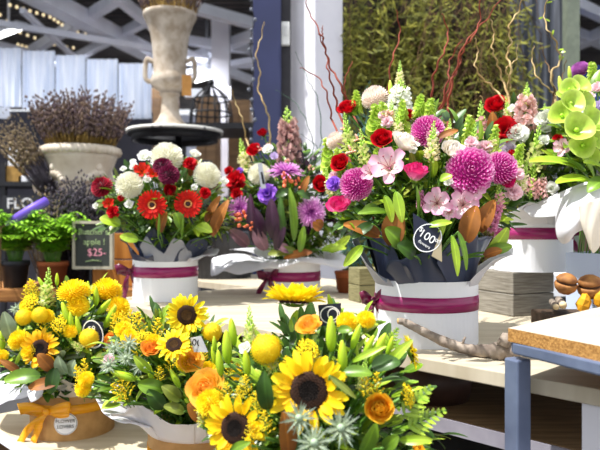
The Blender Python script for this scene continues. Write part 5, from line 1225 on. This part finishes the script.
# purple wrapped roll
pr = mat('purple_wrap', '#6a4cc8', '#7c5cd8', rough=.45, scale=10); a_ = P(12, 221, 2.55); b_ = P(48, 200, 2.6); root = empty('wrapped_roll', a_, 'long purple wrapped roll leaning above the ferns', 'roll'); mb = MB(); dv = b_ - a_
tube(mb, [V((0, 0, 0)), dv * .02, dv * .5, dv * .97, dv], [.012, .017, .02, .018, .008], 14); part('wrapped_body', mb, [pr], root)
mb = MB(); tube(mb, [dv * -.18, dv * -.05, dv * .03], [.006, .009, .012], 10); part('pale_tip', mb, [mat('pale_grey_plastic', '#c9cdd6', rough=.5)], root)
mb = MB(); q = dv * -.3; t_ = [q, V((q.x - .02, .02, (zs - a_.z) * .6)), V((q.x - .02, .03, zs - a_.z))]; tube(mb, [dv * -.1] + t_, .004, 6); part('support_stick', mb, [raw_wood], root)

# round pedestal table with the trumpet urn
dT = 3.6; tc_ = P(175, 225, dT); zt = P(175, 131, dT).z; mosaic = mat('mosaic_edge', '#e6e4de', '#55555a', rough=.5, scale=30); mosaic.node_tree.nodes['Color Ramp'].color_ramp.interpolation = 'CONSTANT'
rt = empty('pedestal_table', V((tc_.x, tc_.y, 0)), 'round black pedestal table under the tall trumpet urn', 'table'); Rt = .265
lathe_obj('table_top', [(0, zt - .012), (Rt - .01, zt - .012), (Rt - .01, zt - .03), (0, zt - .03)], black_paint, rt); lathe_obj('mosaic_top', [(0, zt), (Rt, zt), (Rt, zt - .016), (0, zt - .016)], mosaic, rt)
lathe_obj('apron', [(Rt - .03, zt - .03), (Rt - .03, zt - .06), (Rt - .045, zt - .06), (Rt - .045, zt - .03)], black_paint, rt)
mb = MB(); tube(mb, [V((.02, 0, .02)), V((.02, 0, zt - .03))], .018, 14); part('column', mb, [black_paint], rt)
for k in range(3):
    a = k * 2.1 + .4; mb = MB(); tube(mb, catmull([V((.02, 0, .22)), V((.02 + cos(a) * .15, sin(a) * .15, .12)), V((.02 + cos(a) * .25, sin(a) * .25, .012))], 8), .012, 8); part('leg', mb, [black_paint], rt)
zU = zt; topz = P(170, 14, dT).z; hU = topz - zU; uu = empty('trumpet_urn', V((P(170, 225, dT).x, dT, zU)), 'tall aged stone trumpet urn on the round black table', 'urn'); k_ = hU / .655
pf = [(0, 0), (.105, 0), (.105, .015), (.098, .03), (.07, .06), (.052, .1), (.046, .15), (.045, .19), (.058, .2), (.058, .208), (.05, .214), (.085, .235), (.105, .26), (.108, .285), (.095, .31), (.09, .325), (.092, .4), (.098, .47), (.108, .54), (.125, .59), (.14, .62), (.147, .63), (.15, .642), (.147, .655), (.13, .655), (.115, .6), (.09, .45), (0, .4)]
lathe_obj('urn_body', [(r * k_, z * k_) for r, z in pf], stone_old, uu)
for s in (-1, 1):
    mb = MB(); tube(mb, catmull([V((s * .1, 0, .27)), V((s * .135, 0, .29)), V((s * .135, 0, .37)), V((s * .125, 0, .40)), V((s * .09, 0, .38))], 18), .013, 8); part('handle', mb, [stone_old], uu)
bunch('lavender_bunch', V((uu.location.x, dT, topz - .15)), (0, 0, 1), 260, .42, .42, 'dried flowers filling the tall trumpet urn', lav1, lavstem, hl=.45, r0=.08, seed=6)
root = empty('price_tag', P(189, 74, 3.43), 'tan swing tag hanging from the trumpet urn handle', 'price tag'); mb = MB(); box(mb, (-.012, 0, -.06), (.05, .003, .11), .2); part('card', mb, [mat('tan_swing_tag', '#c08a48', '#b07c3c', rough=.7)], root, smooth=False)
mb = MB(); tube(mb, [V((-.012, .0, -.01)), V((0, .05, .04))], .0015, 4); part('string', mb, [white_paint], root)
mb = MB(); box(mb, (0, 0, 0), (.17, .1, .08)); o = obj('white_box', mb.mesh('white_box', white_card, False), bevel=.003); o.location = P(194, 96, 6.3); o.location.z = P(0, 96, 6.2).z + .04; tag(o, 'white box behind the trumpet urn neck', 'box')

# ---------------------------------------------------------------- pillars, switch, string lights
navy_m = mat('navy_steel', '#30365e', '#2a3054', rough=.45, scale=4); dkflange = mat('flange_dark', '#2c2a30', '#343238', rough=.6); white_wall = mat('white_render', '#eceaf2', '#e2e0ea', rough=.8, scale=6)
dP = 3.3; xa, xb = P(253, 0, dP).x, P(281, 0, dP).x; Hc = 3.1
mb = MB(); box(mb, ((xa + xb) / 2, dP + .04, Hc / 2), (xb - xa, .08, Hc)); struct('trim_1', mb, [navy_m], bevel=.003)
xc = P(290.5, 0, dP).x; mb = MB(); box(mb, ((xb + xc) / 2, dP + .07, Hc / 2), (xc - xb, .06, Hc)); struct('trim_2', mb, [dkflange])
p0 = P(315, 0, dP); l0 = P(289.5, 0, dP + .12); r0_ = P(342.5, 0, dP + .12)
q = [V((p.x, p.y, 0)) for p in (l0, p0, r0_)]; q.append(q[0] + q[2] - q[1]); mb = MB(); mb.add(q + [p + V((0, 0, Hc)) for p in q], [(3, 2, 1, 0), (4, 5, 6, 7), (0, 1, 5, 4), (1, 2, 6, 5), (2, 3, 7, 6), (3, 0, 4, 7)]); struct('pillar', mb, [white_wall])
sw = empty('switch_box', P(285.5, 34, dP + .03), 'small white electrical box on the dark navy post', 'switch'); mb = MB(); box(mb, (0, .0, 0), (.044, .03, .12)); part('housing', mb, [mat('white_plastic', '#e6e6e4', '#dcdcd8', rough=.4)], sw, bevel=.004, smooth=False)
mb = MB(); box(mb, (0, -.016, .01), (.026, .004, .05)); part('cover', mb, [mat('grey_plastic', '#c4c4c4', rough=.4)], sw, smooth=False)
bulb = mat('bulb_warm', '#fff4dc', rough=.2, emit=2.0)
sl = empty('string_lights', P(252, 0, 3.24), 'string of tiny lights hanging along the navy post', 'string lights'); o_ = sl.location
pts = [P(252 + 2 * sin(i * 1.3), i * 10 - 40, 3.24) - o_ for i in range(22)]; mb = MB(); tube(mb, catmull(pts, 60), .003, 5); part('cable', mb, [black_paint], sl)
for i in range(2, 22, 1):
    mb = MB(); blob(mb, pts[i] + V((.006 * (-1) ** i, -.006, 0)), .009, Z, 1.2, 8, 6); part('bulb', mb, [mat('bulb_glass', '#6c707c', '#5c606c', rough=.3)], sl)

# ---------------------------------------------------------------- curly willow twigs
tw_pale = mat('twig_pale', '#c8b080', '#a88a58', rough=.8); tw_red = mat('twig_red', '#7a3020', '#94402a', rough=.7); tw_green = mat('twig_green', '#4f6a5c', '#3e584c', rough=.8); tw_brown = mat('twig_brown', '#6a5138', '#7c5f40', rough=.8)
def twig(pts, d, w, m, label, B=None, subs=(), leaves=0, d1=None):
    foot = B.foot() if B else V(P(pts[-1][0], pts[-1][1], d)); root = empty('willow_twig', foot, label, 'twig'); mb = MB(); n = len(pts)
    wp = [P(x, y, d + (0 if d1 is None else (d1 - d) * i / (n - 1)) + .02 * sin(i * 2.1)) - foot for i, (x, y) in enumerate(pts)]
    c = catmull(wp, n * 7); k = len(c) - 1
    for i in range(1, k): c[i] = c[i] + V((sin(i * 1.1), cos(i * .9), sin(i * .7))) * .0022
    tube(mb, c, [w * (.4 + .6 * i / k) for i in range(k + 1)], 5)
    if B: tube(mb, bez(c[-1], (c[-1] + V((0, 0, 0))) / 2 + V((0, 0, .03)), V((0, 0, 0)), 6), w, 5)
    for s in subs: ss = catmull([P(x, y, d + .01) - foot for x, y in s], 20); tube(mb, [p + V((sin(i * 1.3), 0, cos(i))) * .0018 for i, p in enumerate(ss)], [w * (.25 + .45 * i / 20) for i in range(21)], 5)
    part('twig_wood', mb, [m], root)
    if leaves:
        lm = MB(); R0 = random.Random(9)
        for i in range(leaves): p = c[R0.randrange(k)]; strap(lm, p, (R0.uniform(-1, 1), -.3, R0.uniform(-.3, 1)), (0, -1, .4), .016, .006, curl=-.5)
        part('leaves', lm, [G['bright']], root)
twig([(264, 22), (261, 38), (256, 55), (260, 72), (258, 88), (264, 104), (269, 120), (270, 145)], 2.34, .0035, tw_pale, 'pale curly twig rising from the purple bouquet', Pp)
twig([(232, 90), (236, 104), (242, 118), (246, 138)], 2.36, .003, tw_pale, 'short pale twig left of the navy post', Pp)
twig([(305, -4), (310, 14), (321, 34), (325, 48), (330, 66), (340, 84), (346, 100)], 1.5, .0028, tw_red, 'reddish twig crossing the white pillar', K, subs=[[(322, 26), (323, 40)], [(352, 62), (345, 80), (345, 98)]])
twig([(318, 34), (326, 52), (328, 70), (334, 92), (338, 112)], 1.52, .0028, tw_red, 'second reddish twig on the white pillar', K)
twig([(300, 68), (316, 76), (326, 92), (332, 120)], 1.53, .0024, tw_red, 'reddish twig low on the white pillar', K)
twig([(295, 52), (303, 68), (310, 84), (318, 100), (322, 140)], 2.3, .002, tw_green, 'thin green twig across the white pillar', Pp)
twig([(275, 90), (292, 100), (305, 118), (314, 145)], 2.3, .002, tw_green, 'thin green twig arching over the purple bouquet', Pp)
twig([(300, 134), (312, 142), (322, 156), (326, 180)], 2.3, .002, tw_green, 'thin green twig behind the red rose of the purple bouquet', Pp)
for i, (s, m, lab, w) in enumerate([
    ([(523, -4), (518, 12), (509, 26), (511, 42), (507, 55), (511, 68), (508, 84), (506, 100)], tw_pale, 'pale curly twig, thickest above the red roses', .0036),
    ([(491, 20), (494, 34), (492, 48), (497, 62), (502, 78), (508, 96)], tw_pale, 'pale curly twig left of the thickest one', .003),
    ([(475, 38), (478, 52), (475, 66), (484, 80), (494, 88), (506, 104)], tw_pale, 'pale curly twig furthest left above the red roses', .003),
    ([(517, 44), (516, 60), (506, 68), (510, 80), (509, 96)], tw_pale, 'short pale twig right of the thickest one', .0026),
    ([(480, 96), (490, 108), (504, 114), (501, 134)], tw_pale, 'pale twig curling over the red rose', .0028),
    ([(549, -4), (544, 14), (548, 30), (556, 42), (560, 62), (551, 74), (556, 95)], tw_pale, 'pale twig with fresh leaves right of the corrugated wall', .0032),
    ([(534, 46), (532, 60), (538, 78), (550, 90), (556, 100)], tw_pale, 'pale curly twig left of the lime buds', .0028),
    ([(542, 46), (546, 62), (552, 76), (554, 96)], tw_brown, 'brown twig left of the lime buds', .0026),
    ([(566, 60), (563, 74), (559, 88), (558, 104)], tw_brown, 'short brown twig beside the large bells', .0022)]):
    twig(s, 1.72, w, m, lab, Rr, leaves=9 if 'fresh' in lab else 0)
for (s, lab, w) in [([(479, -4), (480, 20), (472, 38), (463, 50), (459, 66), (450, 84), (444, 104), (436, 130)], 'longest red branch in front of the green willow screen', .0032), ([(502, -2), (484, 22), (466, 42), (455, 72), (448, 104)], 'red branch leaning left from top of willow screen', .003),
                    ([(442, 14), (448, 32), (444, 52), (434, 74), (432, 100)], 'red brown branch at left of the willow screen', .003), ([(462, 40), (450, 60), (448, 80), (440, 110)], 'short red branch in the willow screen', .0026), ([(396, 10), (400, 34), (392, 60), (388, 90)], 'red brown branch above the white flower spike', .0024)]:
    twig(s, 1.55, w, tw_red, lab, K)

# ---------------------------------------------------------------- willow screen, corrugated wall, post at right rear
screen_back = mat('screen_dark', '#14110c', '#3a3226', rough=.95, scale=10, stretch=(6, 6, .6)); dS = 3.55
xs0 = P(338, 0, dS).x; xs1 = P(516, 0, dS).x
mb = MB(); box(mb, ((xs0 + xs1) / 2, dS + .14, 1.3), (xs1 - xs0, .04, 2.6)); struct('wall_back', mb, [screen_back])
R0 = random.Random(11)
fol = [MB(), MB(), MB()]; leafm = [mat('willow_olive', '#949030', '#5c6224', rough=.7, island=.35, trans=.15), mat('willow_bluegreen', '#6c9684', '#4e766a', rough=.8, island=.3), mat('willow_brown', '#75583a', '#463426', rough=.85, island=.3)]
def strand(k, x, ztop, L, d):
    x = max(x, .26); p = V((x, d, ztop)); pts = [p.copy()]; n = 9; ang = R0.uniform(-.5, .5)
    for i in range(n): ang += R0.uniform(-.5, .5); ang *= .85; p = p + V((sin(ang) * L / n, R0.uniform(-.012, .012), -cos(ang) * L / n)); p.x = max(p.x, .26); pts.append(p.copy())
    tube(fol[k], pts, R0.uniform(.0012, .0028), 3, cap=False); return pts
w_ = xs1 - xs0
for i in range(820):
    fx = R0.random(); x = xs0 + .03 + (w_ - .03) * fx; k = 2
    if fx < .48 and R0.random() < .5: k = 1
    elif R0.random() < (.62 if fx < .5 else .22): k = 0
    zt_ = R0.uniform(1.1, 2.45) if k != 1 else R0.uniform(1.0, 1.75)
    pts = strand(k, x, zt_, R0.uniform(.35, .8), dS + R0.uniform(-.12, .1))
    if k == 0 or R0.random() < (.2 if fx < .5 else .04):
        for q in pts[1:]:
            for _ in range(3 if fx < .55 else 2): strap(fol[0], q, (R0.uniform(-1, 1), R0.uniform(-.6, .2), R0.uniform(-1, .3)), (0, -1, .3), R0.uniform(.035, .075), .007, curl=R0.uniform(-.6, .6), nl=3, nw=1)
    if k == 1 and R0.random() < .9:
        for q in pts[1:]: strap(fol[1], q, (R0.uniform(-.7, .7), -.2, R0.uniform(-1, .8)), (0, -1, .3), R0.uniform(.06, .14), .008, curl=R0.uniform(-.8, .8), nl=4, nw=1)
for nm, mb, m, lab in (('willow_foliage', fol[0], leafm[0], 'olive green willow leaves hanging on the dark screen'), ('willow_foliage', fol[1], leafm[1], 'blue green wiry foliage at lower left of the screen'), ('willow_foliage', fol[2], leafm[2], 'tangle of brown twigs hanging on the dark screen')):
    tag(obj(nm, mb.mesh(nm, m)), lab, 'foliage', kind='stuff')
corr = mat('corrugated_iron', '#70747f', '#54575f', rough=.45, metal=.4, scale=5, stretch=(6, 6, .5))
def corrugated(x0, x1, y, z0, z1, pitch, amp, org, yx=0.):
    mb = MB(); n = int((x1 - x0) / pitch * 8); v = []
    for i in range(n + 1):
        x = x0 + (x1 - x0) * i / n; yy = y + yx * (x - x0) + amp * sin(x / pitch * 2 * pi)
        v += [V((x, yy, z0)) - org, V((x, yy, z1)) - org]
    mb.add(v, [(2 * i, 2 * i + 2, 2 * i + 3, 2 * i + 1) for i in range(n)]); return mb
xw0 = P(470, 0, 3.75).x; xw1 = P(566, 0, 3.75).x
struct('wall_right', corrugated(xw0, xw1, 3.78, 0, 2.7, .085, .014, V((0, 0, 0))), [corr], smooth=True)
mb = MB(); xp = P(571, 0, 3.7).x; box(mb, (xp, 3.7, 1.5), (.07, .07, 3.0)); struct('trim_3', mb, [mat('green_post', '#7c8474', '#6c7466', rough=.6)])
for (x0, y0, x1, y1) in ((505, -6, 498, 110), (497, 0, 520, 100), (486, 10, 470, 110), (530, 60, 512, 120)):
    pass
# ---------------------------------------------------------------- the hall behind: floor, roof, corrugated panels, shop clutter
conc = mat('concrete_floor', '#3c3b3d', '#303032', rough=.85, scale=3); mb = MB(); mb.add([(-14, -6, 0), (14, -6, 0), (14, 14, 0), (-14, 14, 0)], [(0, 1, 2, 3)]); struct('floor', mb, [conc])
ZR = 3.15; roofm = mat('roof_dark', '#242226', '#46434a', rough=.8, scale=2.2, detail=6); mb = MB(); box(mb, (0, 9.6, ZR + .35), (30, 8.4, .1)); struct('ceiling', mb, [roofm])
mb = MB()
for i in range(60): y = 5.5 + i * .14; box(mb, (0, y, ZR + .29), (30, .03, .02))
struct('trim_4', mb, [mat('roof_slat', '#6a6460', '#4c4848', rough=.8, scale=3)])
beam_m = mat('beam_white', '#e8eaf2', '#d8dae4', rough=.6, scale=3)
def R_(x, y, z=ZR): d = (z - CAMZ) * 650 / (225 - y); return P(x, y, d)
def beam(x0, y0, x1, y1, w, h, z=ZR, m=beam_m, name='ceiling_beam'):
    mb = MB(); a = R_(x0, y0, z); b_ = R_(x1, y1, z); dv = (b_ - a); bar(mb, a - dv * .25, b_ + dv * .25, w, h); return struct('beam', mb, [m])
beam(35, -6, 150, 54, .2, .16); beam(-20, 20, 160, 50, .06, .06, ZR - .15); beam(0, 70, 112, 2, .1, .1, ZR + .05); beam(75, 58, 140, 24, .08, .1, ZR + .05); beam(-30, 40, 60, 62, .12, .12); beam(118, -2, 170, 40, .08, .1); beam(35, 22, 75, 58, .05, .05, ZR - .1)
beam(160, 70, 256, 34, .12, .1); beam(180, 62, 262, 66, .08, .08, ZR - .1); beam(195, 8, 262, 26, .12, .1); beam(200, 60, 260, 84, .1, .1, ZR - .2); beam(185, 40, 262, 52, .1, .1); beam(150, 80, 262, 58, .07, .07, ZR - .15)
beam(568, 48, 640, 18, .14, .12); beam(570, 30, 640, 60, .1, .1); beam(560, -4, 640, 34, .1, .1)
# fluorescent lamps and warm beads standing in for light through the roof slats
lampm = mat('lamp_white', '#ffffff', emit=5.0)
def tube_lamp(x0, y0, x1, y1, z, label):
    a = R_(x0, y0, z); b_ = R_(x1, y1, z); c = (a + b_) / 2; root = empty('ceiling_lamp', c, label, 'lamp'); mb = MB(); bar(mb, a - c, b_ - c, .12, .05); part('lamp_body', mb, [mat('lamp_body', '#d8dae0', rough=.4)], root, smooth=False)
    mb = MB(); tube(mb, [a - c - Z * .04, b_ - c - Z * .04], .022, 8); part('lamp_tube', mb, [lampm], root); mb = MB(); bar(mb, V((0, 0, .02)), V((0, 0, ZR + .3 - c.z)), .02, .02); part('hanger', mb, [beam_m], root)
tube_lamp(-4, 34, 22, 24, ZR - .12, 'fluorescent lamp under the roof at far left'); tube_lamp(196, 78, 218, 71, ZR - .35, 'fluorescent lamp under the roof right of the urn')
warm = mat('slat_light_glow', '#ffe8b8', rough=.3, emit=.7)
fl = empty('slat_light_beads', R_(60, 30, ZR + .1), 'warm glowing beads standing in for light through the roof slats', 'string lights'); o_ = fl.location
for row in (((10, 2), (30, 8), (50, 14), (62, 22), (78, 30), (100, 34)), ((0, 12), (20, 30), (42, 38), (60, 44), (80, 46)), ((18, 42), (30, 46), (46, 52), (58, 56), (102, 50))):
    pw = [R_(x, y, ZR + .12) - o_ for x, y in row]; mb = MB(); tube(mb, catmull(pw, 24), .004, 4); part('cable', mb, [black_paint], fl)
    for a, b_ in zip(pw, pw[1:]):
        for k in range(3):
            mb = MB(); blob(mb, a.lerp(b_, k / 3) - Z * .03, .016, Z, 1.2, 6, 5); part('bulb', mb, [warm], fl)  # made-up bulbs and cables: the warm spots are light through slats
for (x, y) in ((102, 51), (148, 44), (91, 9)):
    pass
# pale corrugated panels hung in a row
panel_m = mat('pale_panel', '#e6eaf4', '#c6d0e4', rough=.45, scale=3, stretch=(8, 8, .7), trans=.25); dQ = 5.6
edges = [-30, -4, 22, 55, 86, 118, 152]; labs = ['past the left edge', 'at left edge of photo', 'second from left', 'third from left', 'fourth from left', 'at right end beside the urn']
for i in range(6):
    dd_ = dQ + i * .04; a = P(edges[i] + .6, 0, dd_).x; b_ = P(edges[i + 1] - .4, 0, dd_).x; zt_ = P(0, 48 + max(0, edges[i]) * .13, dd_).z; zb_ = P(0, 107 + max(0, edges[i]) * .1, dd_).z; org = V(((a + b_) / 2, dd_, zb_))
    o = obj('hanging_corrugated_panel', corrugated(a, b_, dd_, zb_, zt_, .06, .008, org).mesh('corrugated_panel', panel_m)); o.location = org; tag(o, f'pale blue white corrugated panel in the rear row, {labs[i]}', 'panel', 'corrugated panels hung in a row')
mb = MB(); xr = P(152, 0, dQ + .3).x; a = P(-60, 0, dQ + .3).x; box(mb, ((a + xr) / 2, dQ + .3, P(0, 112, dQ + .3).z / 2), (xr - a, .08, P(0, 112, dQ + .3).z)); struct('partition', mb, [mat('dark_partition', '#2c2b32', '#3c3a44', rough=.8, scale=3)])
# far wall
far_m = mat('far_wall_pale', '#b9bcc8', '#a2a5b4', rough=.8, scale=1.2); mb = MB(); box(mb, (0, 12.6, 1.0), (30, .1, 2.0)); struct('wall_far', mb, [mat('far_wall_brown', '#8a7460', '#5e5048', rough=.9, scale=1.5)])
mb = MB(); box(mb, (0, 12.5, 2.55), (30, .1, 1.1)); struct('wall_far_upper', mb, [far_m])
mb = MB(); xk = P(221, 0, 7.5).x; box(mb, (xk, 7.5, 1.7), (.2, .2, 3.4)); struct('column', mb, [white_wall])
# shop clutter between
brown_cab = mat('brown_cabinet', '#8a6a48', '#70543a', rough=.6, scale=5, stretch=(1, 1, 6)); gold = mat('gold_frame', '#b8904a', '#9a7434', rough=.5)
def cabinet(x0, x1, y0, y1, d, label, n=2, m=brown_cab):
    a = P(x0, y1, d); b_ = P(x1, y0, d); H = max(.05, b_.z); c = V(((a.x + b_.x) / 2, d, 0)); root = empty('cabinet', c, label, 'cabinet'); w = b_.x - a.x; mb = MB(); box(mb, (0, .2, H / 2), (w, .4, H)); part('cabinet_body', mb, [m], root, bevel=.01, smooth=False)
    for k in range(n):
        x = -w / 2 + w * (k + .5) / n; mb = MB(); box(mb, (x, -.006, H * .55), (w / n * .9, .014, H * .8)); q = part('door', mb, [m], root, bevel=.004, smooth=False); kb = MB(); blob(kb, (x + w / n * .35, -.02, H * .55), .015, Z, 1, 8, 6); part('knob', kb, [gold], q)
cabinet(150, 172, 88, 130, 6.4, 'brown cabinet left behind the trumpet urn'); cabinet(196, 216, 96, 135, 6.2, 'brown cabinet right behind the trumpet urn'); cabinet(228, 250, 100, 140, 6.6, 'brown cabinet left of the navy post')
def wire_cloche():
    c = P(211, 128, 4.6); root = empty('wire_cloche', c, 'black wire bell cloche right of the trumpet urn', 'cloche'); Hh = .33; Rr_ = .15
    for k in range(10):
        a = k * pi / 5; mb = MB(); tube(mb, [V((cos(a) * Rr_ * q, sin(a) * Rr_ * q, z)) for q, z in ((1, 0), (.98, .1), (.85, .2), (.4, .27), (.06, .3))], .006, 4); part('wire', mb, [black_paint], root)
    for z, q in ((.002, 1), (.1, .98), (.2, .85)):
        mb = MB(); tube(mb, [V((cos(a * pi / 12) * Rr_ * q, sin(a * pi / 12) * Rr_ * q, z)) for a in range(25)], .006, 4); part('hoop', mb, [black_paint], root)
    mb = MB(); blob(mb, (0, 0, .32), .022, Z, 1.2, 8, 6); part('finial', mb, [black_paint], root); return c
cc = wire_cloche()
st = empty('display_stand', V((cc.x + .04, cc.y, 0)), 'black display stand under the wire cloche', 'stand'); mb = MB(); box(mb, (0, 0, cc.z - .02), (.6, .5, .04)); part('stand_top', mb, [black_paint], st, smooth=False)
for sx in (-1, 1):
    for sy in (-1, 1): mb = MB(); box(mb, (sx * .27, sy * .22, (cc.z - .04) / 2), (.03, .03, cc.z - .04)); part('leg', mb, [black_paint], st, smooth=False)
mb = MB(); box(mb, (0, 0, cc.z * .55), (.56, .46, .03)); part('lower_shelf', mb, [black_paint], st, smooth=False)
# black shelf unit at left edge with boxes and sign
dH = 4.3; xl, xr = P(-40, 0, dH).x, P(70, 0, dH).x; shf = empty('shelf_unit', V(((xl + xr) / 2, dH, 0)), 'black shelf unit behind the ferns at left edge', 'shelf'); w = xr - xl
for z in (P(0, 215, dH).z, P(0, 184, dH).z):
    mb = MB(); box(mb, (0, .15, z), (w, .36, .03)); part('shelf_board', mb, [black_paint], shf, smooth=False)
for x in (-w / 2, P(4, 0, dH).x - (xl + xr) / 2, w / 2):
    mb = MB(); box(mb, (x, 0, .7), (.03, .03, 1.4)); part('post', mb, [black_paint], shf, smooth=False)
def on_shelf(name, x0, y0, x1, y1, m, label, cat, d=dH):
    a = P(x0, y1, d); b_ = P(x1, y0, d); o = obj(name, (lambda mb: (box(mb, (0, .06, (b_.z - a.z) / 2), (b_.x - a.x, .12, b_.z - a.z)), mb)[1])(MB()).mesh(name, m, False), bevel=.004); o.location = ((a.x + b_.x) / 2, d, a.z); return tag(o, label, cat)
on_shelf('gold_frame_box', 6, 166, 22, 182, gold, 'brown gold box on upper black shelf at left', 'box'); on_shelf('pale_box', 8, 148, 20, 166, white_card, 'pale box stacked on the brown gold box', 'box'); on_shelf('white_canister', 18, 175.5, 27, 182, white_card, 'small white canister on the upper black shelf', 'canister')
sg = empty('shop_sign', P(21, 204, dH - .02), 'dark sign with white letters behind the purple roll', 'sign'); mb = MB(); box(mb, (.05, 0, 0), (.34, .012, .11)); part('sign_board', mb, [mat('sign_dark', '#2a2a30', rough=.6)], sg, smooth=False); text('sign_text', 'FLO', sg, Matrix.Translation((-.005, -.0075, 0)) @ Matrix.Rotation(pi / 2, 4, 'X'), .1, white_paint)
mb = MB(); box(mb, (.05, .02, -.06), (.3, .05, .02)); part('sign_foot', mb, [black_paint], sg, smooth=False)
mb = MB(); box(mb, (0, 0, 0), (.12, .004, .1)); o = obj('paper_notice', mb.mesh('paper_notice', white_card, False)); o.location = P(3, 113, dQ + .25); tag(o, 'small white notice on the dark partition at left edge', 'notice')
# dark ribbed tub between the left bouquets
rib_d = mat('dark_tub', '#3a3d46', '#2e3038', rough=.55); c = P(222, 225, 3.0); root = empty('ribbed_tub', V((c.x, c.y, .745)), 'dark ribbed tub between the red and purple bouquets', 'tub'); mb = MB()
lathe(mb, [(0, 0), (.13, 0), (.15, .2), (.155, .21), (.14, .21), (.12, .01), (0, .01)], seg=96, wob=lambda a, i, r, z: (r * (1 + .015 * sin(a * 30)), z)); part('tub_body', mb, [rib_d], root)
root.location.z = .745
# pots of greenery / pale shapes under the round table
for i, (x, y, h, m, lab) in enumerate(((200, 150, .22, 'pot_black', 'black pot under the round pedestal table'), (160, 152, .2, 'white_card', 'pale pot under the round pedestal table'))):
    c = P(x, 225, 4.0); mb = MB(); lathe(mb, [(0, 0), (.06, 0), (.075, h), (.07, h), (.055, .01), (0, .01)], seg=24); o = obj('plant_pot', mb.mesh('plant_pot', MATS[m])); o.location = (c.x, 4.0, 1.0 + .12 + .04); tag(o, lab, 'pot')
c = P(185, 225, 4.05); dkt = empty('rear_counter', V((c.x, 4.05, 0)), 'dark counter behind the red and white bouquet', 'counter'); mb = MB(); box(mb, (0, 0, 1.13), (.9, .4, .05)); part('counter_top', mb, [mat('counter_grey', '#5c606c', '#4c505c', rough=.6)], dkt, smooth=False); mb = MB(); box(mb, (0, .02, .55), (.86, .36, 1.1)); part('counter_body', mb, [mat('counter_dark', '#2a2c34', '#383a44', rough=.6)], dkt, smooth=False)
# white storage tub behind the pink bouquet at right
c = P(490, 225, 2.75); root = empty('white_tub', V((c.x, c.y, 0)), 'white cloth covered stand behind the table at right', 'stand'); mb = MB(); box(mb, (0, 0, .4), (.5, .4, .8)); part('stand_body', mb, [white_card], root, bevel=.01, smooth=False)
# blue car far at right behind the post
blue = mat('blue_tarp', '#2c5aa8', '#1f4a94', rough=.5); c = P(606, 82, 6.0); mb = MB(); v = []
for i in range(9):
    for j in range(7): v.append(V((-.6 + i * .15, 0 + .12 * sin(i * 1.3 + j), -.22 + j * .06 + .03 * sin(i))))
mb.add(v, [(i * 7 + j, (i + 1) * 7 + j, (i + 1) * 7 + j + 1, i * 7 + j + 1) for i in range(8) for j in range(6)]); o = obj('hanging_tarpaulin', mb.mesh('blue_tarp', blue), solid=.01); o.location = c; tag(o, 'blue tarpaulin hanging far behind at right edge', 'tarpaulin')

# ---------------------------------------------------------------- camera, sun, sky
cam = bpy.data.cameras.new('camera'); co = bpy.data.objects.new('camera', cam); COL.objects.link(co); co.location = (0, 0, CAMZ); co.rotation_euler = (pi / 2, 0, 0)
cam.sensor_width = 36; cam.lens = FPX / 600 * 36; cam.clip_start = .05; cam.dof.use_dof = True; cam.dof.focus_distance = 1.22; cam.dof.aperture_fstop = 5.6
bpy.context.scene.camera = co
def light(name, kind, loc, energy, color=(1, 1, 1), size=1., direction=None):
    l = bpy.data.lights.new(name, kind); l.energy = energy; l.color = color; o = bpy.data.objects.new(name, l); COL.objects.link(o); o.location = loc
    if kind == 'SUN': l.angle = radians(1.2)
    if kind == 'AREA': l.size = size
    if direction is not None: o.rotation_euler = V(direction).to_track_quat('-Z', 'Y').to_euler()
    return o
light('sun', 'SUN', (-2, -3, 5), 5.0, (1, .98, .94), direction=(.42, .17, -.88))
light('hall_lamp', 'AREA', (-2.6, 7.4, 2.9), 170, (.9, .94, 1), 3.0, (0, .2, -1)); light('hall_lamp', 'AREA', (-.9, 8.6, 2.8), 150, (.95, .96, 1), 2.5, (0, .2, -1)); light('hall_lamp', 'AREA', (3.6, 7.2, 2.9), 80, (.9, .94, 1), 2.0, (0, .2, -1))
wd = bpy.data.worlds.new('sky'); bpy.context.scene.world = wd; wd.use_nodes = True; bg = wd.node_tree.nodes['Background']; bg.inputs[0].default_value = (.91, .945, 1, 1); bg.inputs[1].default_value = .84
vs = bpy.context.scene.view_settings; vs.view_transform = 'Standard'; vs.look = 'None'; vs.exposure = 0.55; vs.gamma = 1; vs.use_curve_mapping = False
